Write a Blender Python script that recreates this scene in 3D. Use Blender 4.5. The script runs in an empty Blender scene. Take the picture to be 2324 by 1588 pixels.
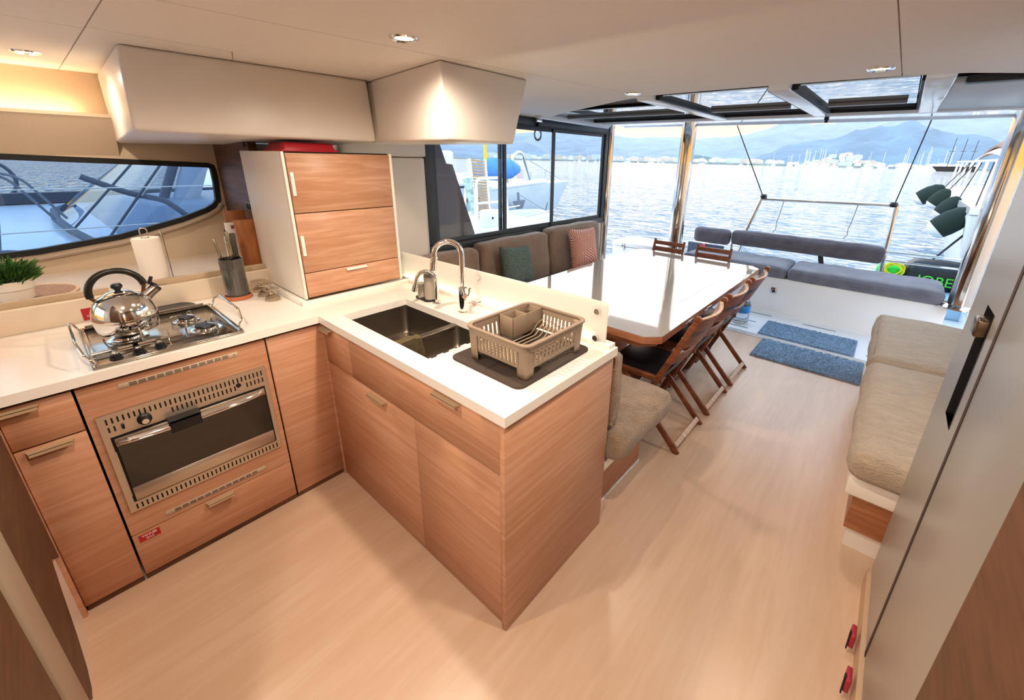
import bpy, bmesh, math, random
from mathutils import Vector, Matrix
random.seed(7)
PI = math.pi
SC = bpy.context.scene
COL = SC.collection

def lin(h):
    h = h.lstrip('#')
    o = []
    for i in (0, 2, 4):
        c = int(h[i:i + 2], 16) / 255
        o.append(c / 12.92 if c <= .04045 else ((c + .055) / 1.055) ** 2.4)
    return (o[0], o[1], o[2], 1)

# ------------------------------------------------------------------ camera
def camera():
    f, yaw, pitch, roll = 942.679, .689838, .332701, .0214846
    loc, ppx, ppy = (1.93778, -.73112, 1.63350), 1225.207, 685.108
    cy, sy, cp, sp = math.cos(yaw), math.sin(yaw), math.cos(pitch), math.sin(pitch)
    fw = Vector((-sy * cp, cy * cp, -sp))
    r = Vector((cy, sy, 0))
    u = r.cross(fw)
    r2 = r * math.cos(roll) + u * math.sin(roll)
    u2 = u * math.cos(roll) - r * math.sin(roll)
    cam = bpy.data.cameras.new('camera')
    o = bpy.data.objects.new('camera', cam)
    COL.objects.link(o)
    m = Matrix((r2, u2, -fw)).transposed().to_4x4()
    m.translation = Vector(loc)
    o.matrix_world = m
    cam.sensor_fit = 'HORIZONTAL'
    cam.sensor_width = 36
    cam.lens = f / 2324 * 36
    cam.shift_x = (1162 - ppx) / 2324
    cam.shift_y = (ppy - 794) / 2324
    cam.clip_start = .02
    cam.clip_end = 5000
    SC.camera = o
camera()

# ------------------------------------------------------------------ exposure
SC.view_settings.view_transform = 'Standard'
SC.view_settings.look = 'None'
SC.view_settings.exposure = 0.86
SC.view_settings.gamma = 1.0
SC.view_settings.use_curve_mapping = False
SC.render.film_transparent = False
SC.cycles.max_bounces = 10
SC.cycles.diffuse_bounces = 5
SC.cycles.glossy_bounces = 5
SC.cycles.transmission_bounces = 8
SC.cycles.volume_bounces = 1
SC.cycles.caustics_reflective = False
SC.cycles.caustics_refractive = False
SC.cycles.sample_clamp_indirect = 6.0

# ------------------------------------------------------------------ evening sky
SUN_AZ, SUN_EL = math.radians(-24), math.radians(4.5)      # sun just behind the ridge, aft
SUNDIR = (math.sin(SUN_AZ) * math.cos(SUN_EL), math.cos(SUN_AZ) * math.cos(SUN_EL), math.sin(SUN_EL))
def world():
    w = bpy.data.worlds.new('evening_sky')
    SC.world = w
    w.use_nodes = True
    nt = w.node_tree
    N, Lk = nt.nodes, nt.links
    N.clear()
    out = N.new('ShaderNodeOutputWorld')
    bg = N.new('ShaderNodeBackground')
    tc = N.new('ShaderNodeTexCoord')
    nrm = N.new('ShaderNodeVectorMath'); nrm.operation = 'NORMALIZE'
    Lk.new(tc.outputs['Generated'], nrm.inputs[0])
    sep = N.new('ShaderNodeSeparateXYZ')
    Lk.new(nrm.outputs[0], sep.inputs[0])
    ramp = N.new('ShaderNodeValToRGB')
    e = ramp.color_ramp.elements
    e[0].position = 0.0; e[0].color = lin('#bd8438')
    e[1].position = 1.0; e[1].color = lin('#8fb2dc')
    for p, c in ((.07, '#c4904a'), (.13, '#f0e6d4'), (.28, '#f4f5f6'), (.55, '#d0dff0')):
        k = e.new(p); k.color = lin(c)
    Lk.new(sep.outputs['Z'], ramp.inputs[0])
    dot = N.new('ShaderNodeVectorMath'); dot.operation = 'DOT_PRODUCT'
    Lk.new(nrm.outputs[0], dot.inputs[0])
    dot.inputs[1].default_value = SUNDIR
    mx = N.new('ShaderNodeMath'); mx.operation = 'MAXIMUM'; mx.inputs[1].default_value = 0
    Lk.new(dot.outputs['Value'], mx.inputs[0])
    acc = None
    for power, col, k in ((10, '#ffb860', .12), (120, '#ff9d30', .2)):
        pw = N.new('ShaderNodeMath'); pw.operation = 'POWER'; pw.inputs[1].default_value = power
        Lk.new(mx.outputs[0], pw.inputs[0])
        ml = N.new('ShaderNodeMix'); ml.data_type = 'RGBA'; ml.blend_type = 'ADD'
        ml.inputs['B'].default_value = tuple(v * k for v in lin(col)[:3]) + (1,)
        Lk.new(pw.outputs[0], ml.inputs['Factor'])
        Lk.new(acc if acc else ramp.outputs[0], ml.inputs['A'])
        acc = ml.outputs['Result']
    Lk.new(acc, bg.inputs['Color'])
    bg.inputs['Strength'].default_value = 2.2
    Lk.new(bg.outputs[0], out.inputs[0])
world()

# ------------------------------------------------------------------ mesh helpers
class MB:
    def __init__(s):
        s.bm = bmesh.new()

    def _add(s, vs, fs, M=None):
        vv = [s.bm.verts.new(M @ Vector(v) if M is not None else Vector(v)) for v in vs]
        out = []
        for f in fs:
            try:
                out.append(s.bm.faces.new([vv[i] for i in f]))
            except ValueError:
                pass
        return out

    def box(s, x0, x1, y0, y1, z0, z1, M=None):
        v = [(x0, y0, z0), (x1, y0, z0), (x1, y1, z0), (x0, y1, z0), (x0, y0, z1), (x1, y0, z1), (x1, y1, z1), (x0, y1, z1)]
        s._add(v, [(3, 2, 1, 0), (4, 5, 6, 7), (0, 1, 5, 4), (1, 2, 6, 5), (2, 3, 7, 6), (3, 0, 4, 7)], M)
        return s

    def hexa(s, v):      # 8 corners in the order of box()
        s._add(v, [(3, 2, 1, 0), (4, 5, 6, 7), (0, 1, 5, 4), (1, 2, 6, 5), (2, 3, 7, 6), (3, 0, 4, 7)])
        return s

    def bar(s, p0, p1, w, t, up=(0, 0, 1)):   # rectangular bar from p0 to p1; w across, t along 'up'
        p0, p1 = Vector(p0), Vector(p1)
        d = (p1 - p0).normalized()
        a = d.cross(Vector(up))
        if a.length < 1e-5:
            a = d.cross(Vector((1, 0, 0)))
        a.normalize()
        b = a.cross(d)
        a *= w / 2; b *= t / 2
        v = [p0 - a - b, p0 + a - b, p0 + a + b, p0 - a + b, p1 - a - b, p1 + a - b, p1 + a + b, p1 - a + b]
        s._add(v, [(3, 2, 1, 0), (4, 5, 6, 7), (0, 1, 5, 4), (1, 2, 6, 5), (2, 3, 7, 6), (3, 0, 4, 7)])
        return s

    def tube(s, pts, r, n=10, closed=False, caps=True):
        pts = [Vector(p) for p in pts]
        m = len(pts)
        rr = r if isinstance(r, (list, tuple)) else [r] * m
        tang = []
        for i in range(m):
            if closed:
                t = pts[(i + 1) % m] - pts[i - 1]
            else:
                t = pts[min(i + 1, m - 1)] - pts[max(i - 1, 0)]
            tang.append(t.normalized())
        ref = Vector((0, 0, 1)) if abs(tang[0].z) < .9 else Vector((1, 0, 0))
        a = tang[0].cross(ref).normalized()
        rings = []
        for i in range(m):
            a = (a - tang[i] * a.dot(tang[i]))
            if a.length < 1e-6:
                a = tang[i].orthogonal()
            a.normalize()
            b = tang[i].cross(a)
            rings.append([s.bm.verts.new(pts[i] + (a * math.cos(2 * PI * k / n) + b * math.sin(2 * PI * k / n)) * rr[i]) for k in range(n)])
        for i in range(m if closed else m - 1):
            A, B = rings[i], rings[(i + 1) % m]
            for k in range(n):
                s.bm.faces.new((A[k], A[(k + 1) % n], B[(k + 1) % n], B[k]))
        if caps and not closed:
            s.bm.faces.new(rings[0][::-1]); s.bm.faces.new(rings[-1])
        return s

    def cyl(s, p0, p1, r, r1=None, n=20):
        return s.tube([p0, p1], [r, r if r1 is None else r1], n)

    def lathe(s, prof, c=(0, 0, 0), n=32, M=None, close=False):
        c = Vector(c)
        rings = []
        for (r, z) in prof:
            ring = []
            for k in range(n if r > 1e-6 else 1):
                p = Vector((r * math.cos(2 * PI * k / n), r * math.sin(2 * PI * k / n), z))
                if M is not None:
                    p = M @ p
                ring.append(s.bm.verts.new(p + c))
            rings.append(ring)
        pairs = list(zip(rings, rings[1:]))
        if close:
            pairs.append((rings[-1], rings[0]))
        for A, B in pairs:
            for k in range(n):
                k2 = (k + 1) % n
                if len(A) == 1 and len(B) == 1:
                    continue
                if len(A) == 1:
                    s.bm.faces.new((A[0], B[k2], B[k]))
                elif len(B) == 1:
                    s.bm.faces.new((A[k], A[k2], B[0]))
                else:
                    s.bm.faces.new((A[k], A[k2], B[k2], B[k]))
        return s

    def prism(s, poly, axis, a, b):
        def P(p, t):
            return {'x': (t, p[0], p[1]), 'y': (p[0], t, p[1]), 'z': (p[0], p[1], t)}[axis]
        n = len(poly)
        v = [P(p, a) for p in poly] + [P(p, b) for p in poly]
        f = [tuple(range(n))[::-1], tuple(range(n, 2 * n))] + [(i, (i + 1) % n, n + (i + 1) % n, n + i) for i in range(n)]
        s._add(v, f)
        return s

    def grid(s, fn, nu, nv, wrap=False):
        P = [[s.bm.verts.new(Vector(fn(i / nu, j / nv))) for j in range(nv + 1)] for i in range(nu if wrap else nu + 1)]
        for i in range(nu):
            for j in range(nv):
                A, B = P[i], P[(i + 1) % len(P)]
                s.bm.faces.new((A[j], B[j], B[j + 1], A[j + 1]))
        return s

    def build(s, name, m, parent=None, smooth=False, bev=0, seg=2, angle=35, weld=0, label=None):
        bm = s.bm
        if weld:
            bmesh.ops.remove_doubles(bm, verts=bm.verts, dist=weld)
        bmesh.ops.recalc_face_normals(bm, faces=bm.faces)
        if bev:
            ed = [e for e in bm.edges if len(e.link_faces) == 2 and e.calc_face_angle(0) > .5]
            bmesh.ops.bevel(bm, geom=ed, offset=bev, segments=seg, affect='EDGES', clamp_overlap=True, profile=.5)
        lo = Vector((1e9,) * 3); hi = Vector((-1e9,) * 3)
        for v in bm.verts:
            for i in range(3):
                lo[i] = min(lo[i], v.co[i]); hi[i] = max(hi[i], v.co[i])
        org = (lo + hi) / 2
        bmesh.ops.translate(bm, verts=bm.verts, vec=-org)
        me = bpy.data.meshes.new(name)
        bm.to_mesh(me); bm.free()
        me.materials.append(m)
        if smooth or bev:
            me.polygons.foreach_set('use_smooth', [True] * len(me.polygons))
            me.set_sharp_from_angle(angle=math.radians(angle if not bev else 50))
        o = bpy.data.objects.new(name, me)
        COL.objects.link(o)
        o.parent = parent
        p = parent
        while p is not None:
            org = org - p.location
            p = p.parent
        o.location = org
        if label:
            o['label'] = label
        return o

def tag(o, label=None, cat=None, group=None, kind=None):
    if label: o['label'] = label
    if cat: o['category'] = cat
    if group: o['group'] = group
    if kind: o['kind'] = kind
    return o

def thing(name, label, cat, loc=(0, 0, 0), group=None, kind=None):
    o = bpy.data.objects.new(name, None)
    COL.objects.link(o)
    o.location = loc
    o.empty_display_size = .05
    return tag(o, label, cat, group, kind)

def struct(o):
    o['kind'] = 'structure'
    return o

def copy_tree(o, parent=None):
    c = o.copy()
    COL.objects.link(c)
    c.parent = parent
    for ch in [k for k in bpy.data.objects if k.parent == o]:
        copy_tree(ch, c)
    return c

def text(name, body, size, m, parent, loc, rot, depth=.0006, align='CENTER', scale=(1, 1)):
    cu = bpy.data.curves.new(name, 'FONT')
    cu.body = body; cu.size = size; cu.extrude = depth
    cu.align_x = align; cu.align_y = 'CENTER'
    o = bpy.data.objects.new(name, cu)
    COL.objects.link(o)
    cu.materials.append(m)
    bpy.context.view_layer.update()
    me = bpy.data.meshes.new_from_object(o.evaluated_get(bpy.context.evaluated_depsgraph_get()))
    bpy.data.objects.remove(o)
    o = bpy.data.objects.new(name, me)
    COL.objects.link(o)
    org = Vector(loc)
    p = parent
    while p is not None:
        org = org - p.location
        p = p.parent
    o.parent = parent
    o.location = org
    o.rotation_euler = rot
    o.scale = (scale[0], scale[1], 1)
    return o

def arc(c, r, a0, a1, n, u, v):
    c, u, v = Vector(c), Vector(u), Vector(v)
    return [c + u * (r * math.cos(a0 + (a1 - a0) * i / n)) + v * (r * math.sin(a0 + (a1 - a0) * i / n)) for i in range(n + 1)]

def fillet(pts, r, n=5):        # round the corners of an open polyline
    pts = [Vector(p) for p in pts]
    out = [pts[0]]
    for a, b, c in zip(pts, pts[1:], pts[2:]):
        d1, d2 = (a - b), (c - b)
        k = min(r, d1.length * .49, d2.length * .49)
        p, q = b + d1.normalized() * k, b + d2.normalized() * k
        for i in range(n + 1):
            t = i / n
            out.append(p * (1 - t) ** 2 + b * 2 * t * (1 - t) + q * t * t)
    out.append(pts[-1])
    return out

# ------------------------------------------------------------------ materials
def _new(name):
    m = bpy.data.materials.new(name)
    m.use_nodes = True
    nt = m.node_tree
    return m, nt.nodes, nt.links, nt.nodes['Principled BSDF']

def mat(name, col, rough=.5, metal=0, var=None, bump=None, coord='Object', coat=0, spec=.5, emis=None, trans=0, ior=1.45, stretch=(1, 1, 1), sheen=0):
    """var=(scale, amount[, detail]) colour mottling; bump=(scale, strength) fine relief"""
    m, N, L, b = _new(name)
    c = lin(col) if isinstance(col, str) else col
    b.inputs['Base Color'].default_value = c
    b.inputs['Roughness'].default_value = rough
    b.inputs['Metallic'].default_value = metal
    b.inputs['Specular IOR Level'].default_value = spec
    b.inputs['Coat Weight'].default_value = coat
    b.inputs['Coat Roughness'].default_value = .08
    b.inputs['Transmission Weight'].default_value = trans
    b.inputs['IOR'].default_value = ior
    b.inputs['Sheen Weight'].default_value = sheen
    if emis:
        b.inputs['Emission Color'].default_value = lin(emis[0])
        b.inputs['Emission Strength'].default_value = emis[1]
    vec = None
    if var or bump:
        if coord == 'World':
            g = N.new('ShaderNodeNewGeometry'); src = g.outputs['Position']
        else:
            g = N.new('ShaderNodeTexCoord'); src = g.outputs['Object']
        mp = N.new('ShaderNodeMapping'); mp.inputs['Scale'].default_value = stretch
        L.new(src, mp.inputs['Vector']); vec = mp.outputs[0]
    if var:
        n = N.new('ShaderNodeTexNoise'); n.inputs['Scale'].default_value = var[0]; n.inputs['Detail'].default_value = var[2] if len(var) > 2 else 3
        L.new(vec, n.inputs['Vector'])
        mr = N.new('ShaderNodeMapRange'); mr.inputs['From Min'].default_value = .3; mr.inputs['From Max'].default_value = .7
        mr.inputs['To Min'].default_value = 1 - var[1]; mr.inputs['To Max'].default_value = 1 + var[1]
        L.new(n.outputs['Fac'], mr.inputs['Value'])
        mx = N.new('ShaderNodeMix'); mx.data_type = 'RGBA'; mx.blend_type = 'MULTIPLY'; mx.inputs['Factor'].default_value = 1
        mx.inputs['A'].default_value = c
        L.new(mr.outputs[0], mx.inputs['B'])
        L.new(mx.outputs['Result'], b.inputs['Base Color'])
    if bump:
        n = N.new('ShaderNodeTexNoise'); n.inputs['Scale'].default_value = bump[0]; n.inputs['Detail'].default_value = 4
        L.new(vec, n.inputs['Vector'])
        bp = N.new('ShaderNodeBump'); bp.inputs['Strength'].default_value = bump[1]; bp.inputs['Distance'].default_value = bump[2] if len(bump) > 2 else .01
        L.new(n.outputs['Fac'], bp.inputs['Height'])
        L.new(bp.outputs[0], b.inputs['Normal'])
    return m

def wood(name, dark, light, stretch, rough=.42, coord='World', line=.5, spec=.4, figure=1.0):
    m, N, L, b = _new(name)
    if coord == 'World':
        g = N.new('ShaderNodeNewGeometry'); src = g.outputs['Position']
    else:
        g = N.new('ShaderNodeTexCoord'); src = g.outputs['Object']
    mp = N.new('ShaderNodeMapping'); mp.inputs['Scale'].default_value = stretch
    L.new(src, mp.inputs['Vector'])
    n1 = N.new('ShaderNodeTexNoise'); n1.inputs['Scale'].default_value = 1.0; n1.inputs['Detail'].default_value = 5; n1.inputs['Roughness'].default_value = .62
    n1.inputs['Distortion'].default_value = .9 * figure
    L.new(mp.outputs[0], n1.inputs['Vector'])
    mp2 = N.new('ShaderNodeMapping'); mp2.inputs['Scale'].default_value = tuple(v * 4.5 for v in stretch)
    L.new(src, mp2.inputs['Vector'])
    n2 = N.new('ShaderNodeTexNoise'); n2.inputs['Scale'].default_value = 1.0; n2.inputs['Detail'].default_value = 3
    L.new(mp2.outputs[0], n2.inputs['Vector'])
    mixf = N.new('ShaderNodeMath'); mixf.operation = 'MULTIPLY_ADD'; mixf.inputs[1].default_value = line
    L.new(n2.outputs['Fac'], mixf.inputs[0]); L.new(n1.outputs['Fac'], mixf.inputs[2])
    mr = N.new('ShaderNodeMapRange'); mr.inputs['From Min'].default_value = .36 + .5 * line; mr.inputs['From Max'].default_value = .62 + .5 * line
    L.new(mixf.outputs[0], mr.inputs['Value'])
    mx = N.new('ShaderNodeMix'); mx.data_type = 'RGBA'
    mx.inputs['A'].default_value = lin(light); mx.inputs['B'].default_value = lin(dark)
    L.new(mr.outputs[0], mx.inputs['Factor'])
    L.new(mx.outputs['Result'], b.inputs['Base Color'])
    b.inputs['Roughness'].default_value = rough
    b.inputs['Specular IOR Level'].default_value = spec
    return m

def glass(name, tint='#ffffff', rough=0.0, thin=.9):
    """thin pane: mostly transparent with a Fresnel reflection"""
    m, N, L, b = _new(name)
    N.remove(b)
    out = N['Material Output']
    tr = N.new('ShaderNodeBsdfTransparent'); tr.inputs[0].default_value = lin(tint)
    gl = N.new('ShaderNodeBsdfGlossy'); gl.inputs['Roughness'].default_value = rough
    fr = N.new('ShaderNodeFresnel'); fr.inputs[0].default_value = 1.5
    ge = N.new('ShaderNodeNewGeometry')
    inv = N.new('ShaderNodeMath'); inv.operation = 'SUBTRACT'; inv.inputs[0].default_value = 1
    L.new(ge.outputs['Backfacing'], inv.inputs[1])
    fm = N.new('ShaderNodeMath'); fm.operation = 'MULTIPLY'
    L.new(fr.outputs[0], fm.inputs[0]); L.new(inv.outputs[0], fm.inputs[1])
    mx = N.new('ShaderNodeMixShader')
    L.new(fm.outputs[0], mx.inputs[0]); L.new(tr.outputs[0], mx.inputs[1]); L.new(gl.outputs[0], mx.inputs[2])
    L.new(mx.outputs[0], out.inputs[0])
    return m

M = {}
M['oak'] = wood('teak_veneer', '#b98562', '#c7977a', (1.2, 1.2, 30), figure=1.0)
M['oak_pantry'] = wood('teak_veneer_light', '#b68462', '#ca9b7b', (1.5, 1.5, 20), figure=1.6)
M['floor'] = wood('birch_laminate', '#c8a88c', '#d0b298', (10, .9, 10), rough=.30, line=.6, figure=.5, spec=.65)
M['darkwood'] = wood('dark_walnut', '#4a2f1e', '#6b4630', (2, 2, 20))
M['chairwood'] = wood('acacia', '#5d2f1b', '#84492c', (6, 6, 30), coord='Object', rough=.4)
M['chairpale'] = wood('pale_acacia_highlight', '#bb967c', '#d8bda6', (6, 30, 6), coord='Object', rough=.5)  # pale tone stands for light on the slat tops
M['block'] = wood('bamboo', '#95572e', '#b4723f', (18, 18, 2), coord='Object')
M['ply'] = wood('plinth_wood', '#9a6240', '#b57a54', (1.5, 1.5, 18))
M['worktop'] = mat('composite_worktop', '#f1ebe2', .22, var=(260, .02), coord='World')
M['cream'] = mat('cream_gelcoat', '#ebe2d6', .35, var=(3, .02), coord='World')
M['liner'] = mat('vinyl_liner', '#c9b499', .62, var=(120, .03), bump=(420, .05), coord='World')
M['ceil'] = mat('ceiling_vinyl', '#ece4da', .6, var=(60, .015), bump=(500, .04), coord='World')
M['ceilbase'] = mat('ceiling_backing', '#e6ddd0', .6)
M['gelcoat'] = mat('white_gelcoat', '#eef0f1', .18, coat=.5)
M['gelmat'] = mat('antiskid_gelcoat', '#e8ecef', .5, bump=(300, .1))
M['mirrorwhite'] = mat('polished_headliner', '#f2f3f4', .04, spec=.9, coat=1)
M['black'] = mat('black_plastic', '#17171a', .4)
M['gasket'] = mat('black_rubber', '#0c0c0d', .6)
M['alu_dark'] = mat('anthracite_frame', '#3a4148', .4, spec=.5)
M['steel'] = mat('polished_steel', '#d8d6d2', .09, 1)
M['brushed'] = mat('brushed_steel', '#cdbfac', .34, .75, bump=(180, .04), stretch=(1, 1, 12))
M['sinksteel'] = mat('sink_steel', '#8c8378', .33, 1, bump=(260, .03))
M['hobsteel'] = mat('hob_steel', '#b3aca2', .16, 1)
M['chrome'] = mat('chrome', '#ecebea', .04, 1)
M['pull'] = mat('champagne_pull', '#c8ac8b', .42, .25)
M['whitepull'] = mat('white_pull', '#e9e4de', .4)
M['ovenglass'] = mat('oven_glass', '#0d0a08', .05, spec=.7, coat=.6)
M['cavity'] = mat('dark_cavity', '#0b0807', .8)
M['plush'] = mat('taupe_plush', '#937558', .95, var=(14, .24, 8), bump=(120, .9, .02), sheen=.5)
M['plushback'] = mat('brown_plush', '#846b58', .95, var=(9, .18, 8), bump=(120, .7, .015), sheen=.5)
M['plushbeige'] = mat('beige_plush', '#b8a186', .95, var=(12, .14, 8), bump=(60, .9, .02), sheen=.5, stretch=(1, 3, 3))
M['plushgrey'] = mat('grey_plush', '#625d64', .95, var=(10, .22, 8), bump=(120, .7, .015), sheen=.2)
M['plushgreyseat'] = mat('grey_plush_seat', '#6f707b', .95, var=(9, .22, 8), bump=(120, .7, .015), sheen=.3)
M['rug'] = mat('blue_rug', '#9fc0e2', 1, var=(60, .3, 5), bump=(160, 1, .03))
M['taupe'] = mat('taupe_plastic', '#8f7c69', .45)
M['taupelight'] = mat('taupe_tray', '#a8927b', .5)
M['rackmat'] = mat('dark_drying_mat', '#463a33', .9, bump=(420, .7, .004))
M['terracotta'] = mat('terracotta', '#b56a47', .7)
M['knifecup'] = mat('glazed_stoneware', '#4c4842', .12, var=(14, .25), coat=.6)
M['paper'] = mat('paper_towel', '#f4eadc', .95, bump=(180, .25, .003))
M['pot'] = mat('cream_pot', '#ece2d2', .5)
M['leaf'] = mat('green_leaf', '#3d6b22', .55, var=(30, .3))
M['leafdark'] = mat('dark_leaf', '#2b4d1d', .6)
M['placemat'] = mat('woven_placemat', '#a4836a', .95, var=(160, .3), bump=(160, .6, .004))
M['cord'] = mat('placemat_rim', '#d5b795', .9)
M['slate'] = mat('slate_trivet', '#4d4a45', .7, var=(60, .1))
M['red'] = mat('red_label', '#b0222c', .4)
M['redbox'] = mat('red_case', '#b8202e', .35)
M['white'] = mat('white_paint', '#f2f0ec', .5)
M['whitetext'] = mat('white_print', '#f5eeee', .6)
M['tablewhite'] = mat('glossy_table_top', '#a69d93', .035, spec=.9, coat=.4, var=(9, .02, 5), coord='World', stretch=(1, 3, 1))
M['tablewood'] = wood('table_edge', '#9a6242', '#b3785a', (3, 3, 20))
M['seatblack'] = mat('black_leatherette', '#121316', .35, bump=(300, .06))
M['green_fabric'] = mat('green_speckled_fabric', '#55655f', .95, var=(110, .6, 6), bump=(320, .4, .004))
M['pink_side'] = mat('red_cushion_side', '#a04a3c', .9)
M['fridge'] = mat('grey_fridge_door', '#aaa69e', .33, .5, bump=(90, .02), stretch=(1, 8, 1))
M['fridgewood'] = wood('brown_end_panel', '#533621', '#62412a', (2, 2, 16), rough=.6)
M['sill'] = mat('alloy_track', '#dfe3e6', .3, .3)
M['lamp'] = mat('warm_lamp_face', '#fff0d0', .5, emis=('#ffd890', 9))
M['led'] = mat('warm_led', '#fff0d8', .5, emis=('#ffd8a8', 13))
M['led_soft'] = mat('splash_led', '#fff0d0', .5, emis=('#fff4d6', 20))
M['glass'] = glass('clear_glass')
M['glasswin'] = glass('window_glass', '#f1f5f6')
M['glasstint'] = glass('tinted_window_glass', '#c3d0da')
# ================================================================== the shell
def frosted(name, col, k=.5):
    m, N, L, b = _new(name)
    out = N['Material Output']
    t = N.new('ShaderNodeBsdfTranslucent'); t.inputs[0].default_value = lin(col)
    b.inputs['Base Color'].default_value = lin(col); b.inputs['Roughness'].default_value = .15
    mx = N.new('ShaderNodeMixShader'); mx.inputs[0].default_value = k
    L.new(b.outputs[0], mx.inputs[1]); L.new(t.outputs[0], mx.inputs[2]); L.new(mx.outputs[0], out.inputs[0])
    return m
M['frosted'] = frosted('frosted_splash_glass', '#fdfaf2', .7)

struct(MB().box(-1.6, 3.2, -2.2, 3.575, -.06, 0).build('floor', M['floor']))
o = MB(); o.box(-1.6, 3.4, 3.575, 3.66, -.06, .006); o.box(-1.6, 3.4, 3.60, 3.612, .006, .012); o.box(-1.6, 3.4, 3.635, 3.645, .006, .012)
struct(o.build('trim_1', M['sill']))
ck = struct(MB().box(-2.0, 3.4, 3.66, 5.6, -.1, 0).build('floor_cockpit', M['gelmat']))
gm = mat('grey_groove', '#9aa3ab', .6)
for (xx, yy, w) in ((.95, 4.02, .24), (1.02, 4.33, .28), (1.62, 4.30, .3), (2.25, 4.27, .3), (2.2, 3.80, .3), (.9, 3.77, .3)):
    MB().box(xx - w / 2, xx + w / 2, yy - .012, yy + .012, .0, .003).build('drain_groove', gm, ck)
MB().box(-.9, 2.55, 4.40, 4.452, .0, .02).build('cove_step', M['gelcoat'], ck)

# ---- forward bulkhead behind / beside the viewer
wf = MB()
wf.box(-1.6, 3.2, -2.26, -2.2, 0, .95); wf.box(-1.6, 3.2, -2.26, -2.2, 1.85, 2.05)
for (a, b_) in ((-1.6, -1.4), (.05, .15), (1.55, 1.65), (3.0, 3.2)):
    wf.box(a, b_, -2.26, -2.2, .95, 1.85)
struct(wf.build('wall_forward', M['liner']))
for k, (a, b_) in enumerate(((-1.4, .05), (.15, 1.55), (1.65, 3.0))):      # unseen windows behind the viewer, added to let in fill daylight
    struct(MB().box(a, b_, -2.235, -2.229, .95, 1.85).build('window_%d' % (k + 3), M['glasswin']))

# ---- galley wall with the raked side window (port side, x = -1.34)
XW = -1.34
hole = [(-2.0, 1.60), (.055, 1.563)]
# window outline: top edge nearly straight, end rounded, bottom edge sweeping down and forward
bot = [(.055, 1.45), (.045, 1.34), (.02, 1.305), (-.03, 1.275), (-.167, 1.226), (-.30, 1.193), (-.452, 1.157), (-.62, 1.137), (-.76, 1.12), (-1.2, 1.10), (-2.0, 1.09)]
topl = [(-2.0, 1.606), (-1.2, 1.606), (-.77, 1.604), (-.30, 1.582), (.02, 1.566), (.047, 1.555), (.055, 1.53)]
wl = MB()
wl.prism([(-2.2, .9), (-2.2, 1.09)] + bot[::-1] + [(.2, 1.45), (.2, .9)], 'x', XW - .06, XW)
wl.prism([(-2.2, 1.606)] + topl + [(.2, 1.53), (.2, 2.06), (-2.2, 2.06)], 'x', XW - .06, XW)
wl.prism([(.055, 1.45), (.055, 1.53), (.2, 1.53), (.2, 1.45)], 'x', XW - .06, XW)
wl.prism([(-2.2, 1.09), (-2.2, 1.606), (-2.0, 1.606), (-2.0, 1.09)], 'x', XW - .06, XW)
struct(wl.build('wall_port', M['liner']))
w1 = thing('window_1', None, None, (XW, -.9, 1.1)); w1['kind'] = 'structure'
loop = topl + bot
fr = MB()
n = len(loop)
cx = sum(p[0] for p in loop) / n; cz = sum(p[1] for p in loop) / n
def inset(i, d):
    p0, p1, p2 = Vector(loop[i - 1]), Vector(loop[i]), Vector(loop[(i + 1) % n])
    t = ((p1 - p0).normalized() + (p2 - p1).normalized())
    nrm = Vector((t.y, -t.x)).normalized()
    return p1 + nrm * d
for i in range(n):
    a, b = loop[i], loop[(i + 1) % n]
    ai, bi = inset(i, .028), inset((i + 1) % n, .028)
    fr.hexa([(XW - .03, a[0], a[1]), (XW - .03, b[0], b[1]), (XW - .03, bi.x, bi.y), (XW - .03, ai.x, ai.y),
             (XW + .004, a[0], a[1]), (XW + .004, b[0], b[1]), (XW + .004, bi.x, bi.y), (XW + .004, ai.x, ai.y)])
fr.build('window_frame', M['gasket'], w1, weld=1e-4)
MB().prism([tuple(inset(i, .01)) for i in range(n)], 'x', XW - .02, XW - .015).build('window_pane', M['glasstint'], w1)
tr = MB()      # padded lining lip under the window
tr.tube([(XW + .012, p[0] - .004, p[1] - .02) for p in bot[1:]], .014, 8)
struct(tr.build('trim_2', mat('grey_piping', '#a5937f', .6), smooth=True))

# ---- upper wall, LED cove, forward of the locker
cv = MB()
cv.prism([(-1.34, 1.60), (-1.245, 1.77), (-1.225, 1.785), (-1.225, 1.80), (-1.25, 1.80), (-1.27, 1.79), (-1.34, 1.70)], 'y', -2.2, -.362)
struct(cv.build('trim_3', M['liner'], smooth=True))
led = thing('led_strip', 'warm glowing strip of light in the cove above the galley window', 'light strip', (-1.29, -1.0, 1.775))
MB().box(-1.315, -1.268, -2.1, -.46, 1.775, 1.787).build('channel', M['white'], led)
MB().box(-1.312, -1.271, -2.09, -.47, 1.7872, 1.792).build('diffuser', M['led'], led)

# ---- aft end of the galley: wood panel wall
MBo = MB().box(XW, -.72, .065, .105, .0, 2.0)
struct(MBo.build('wall_galley_end', M['darkwood']))
MB().box(-1.30, -.76, .058, .0655, 1.66, 1.70).build('trim_4', M['darkwood'])
bpy.data.objects['trim_4']['kind'] = 'structure'

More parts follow.
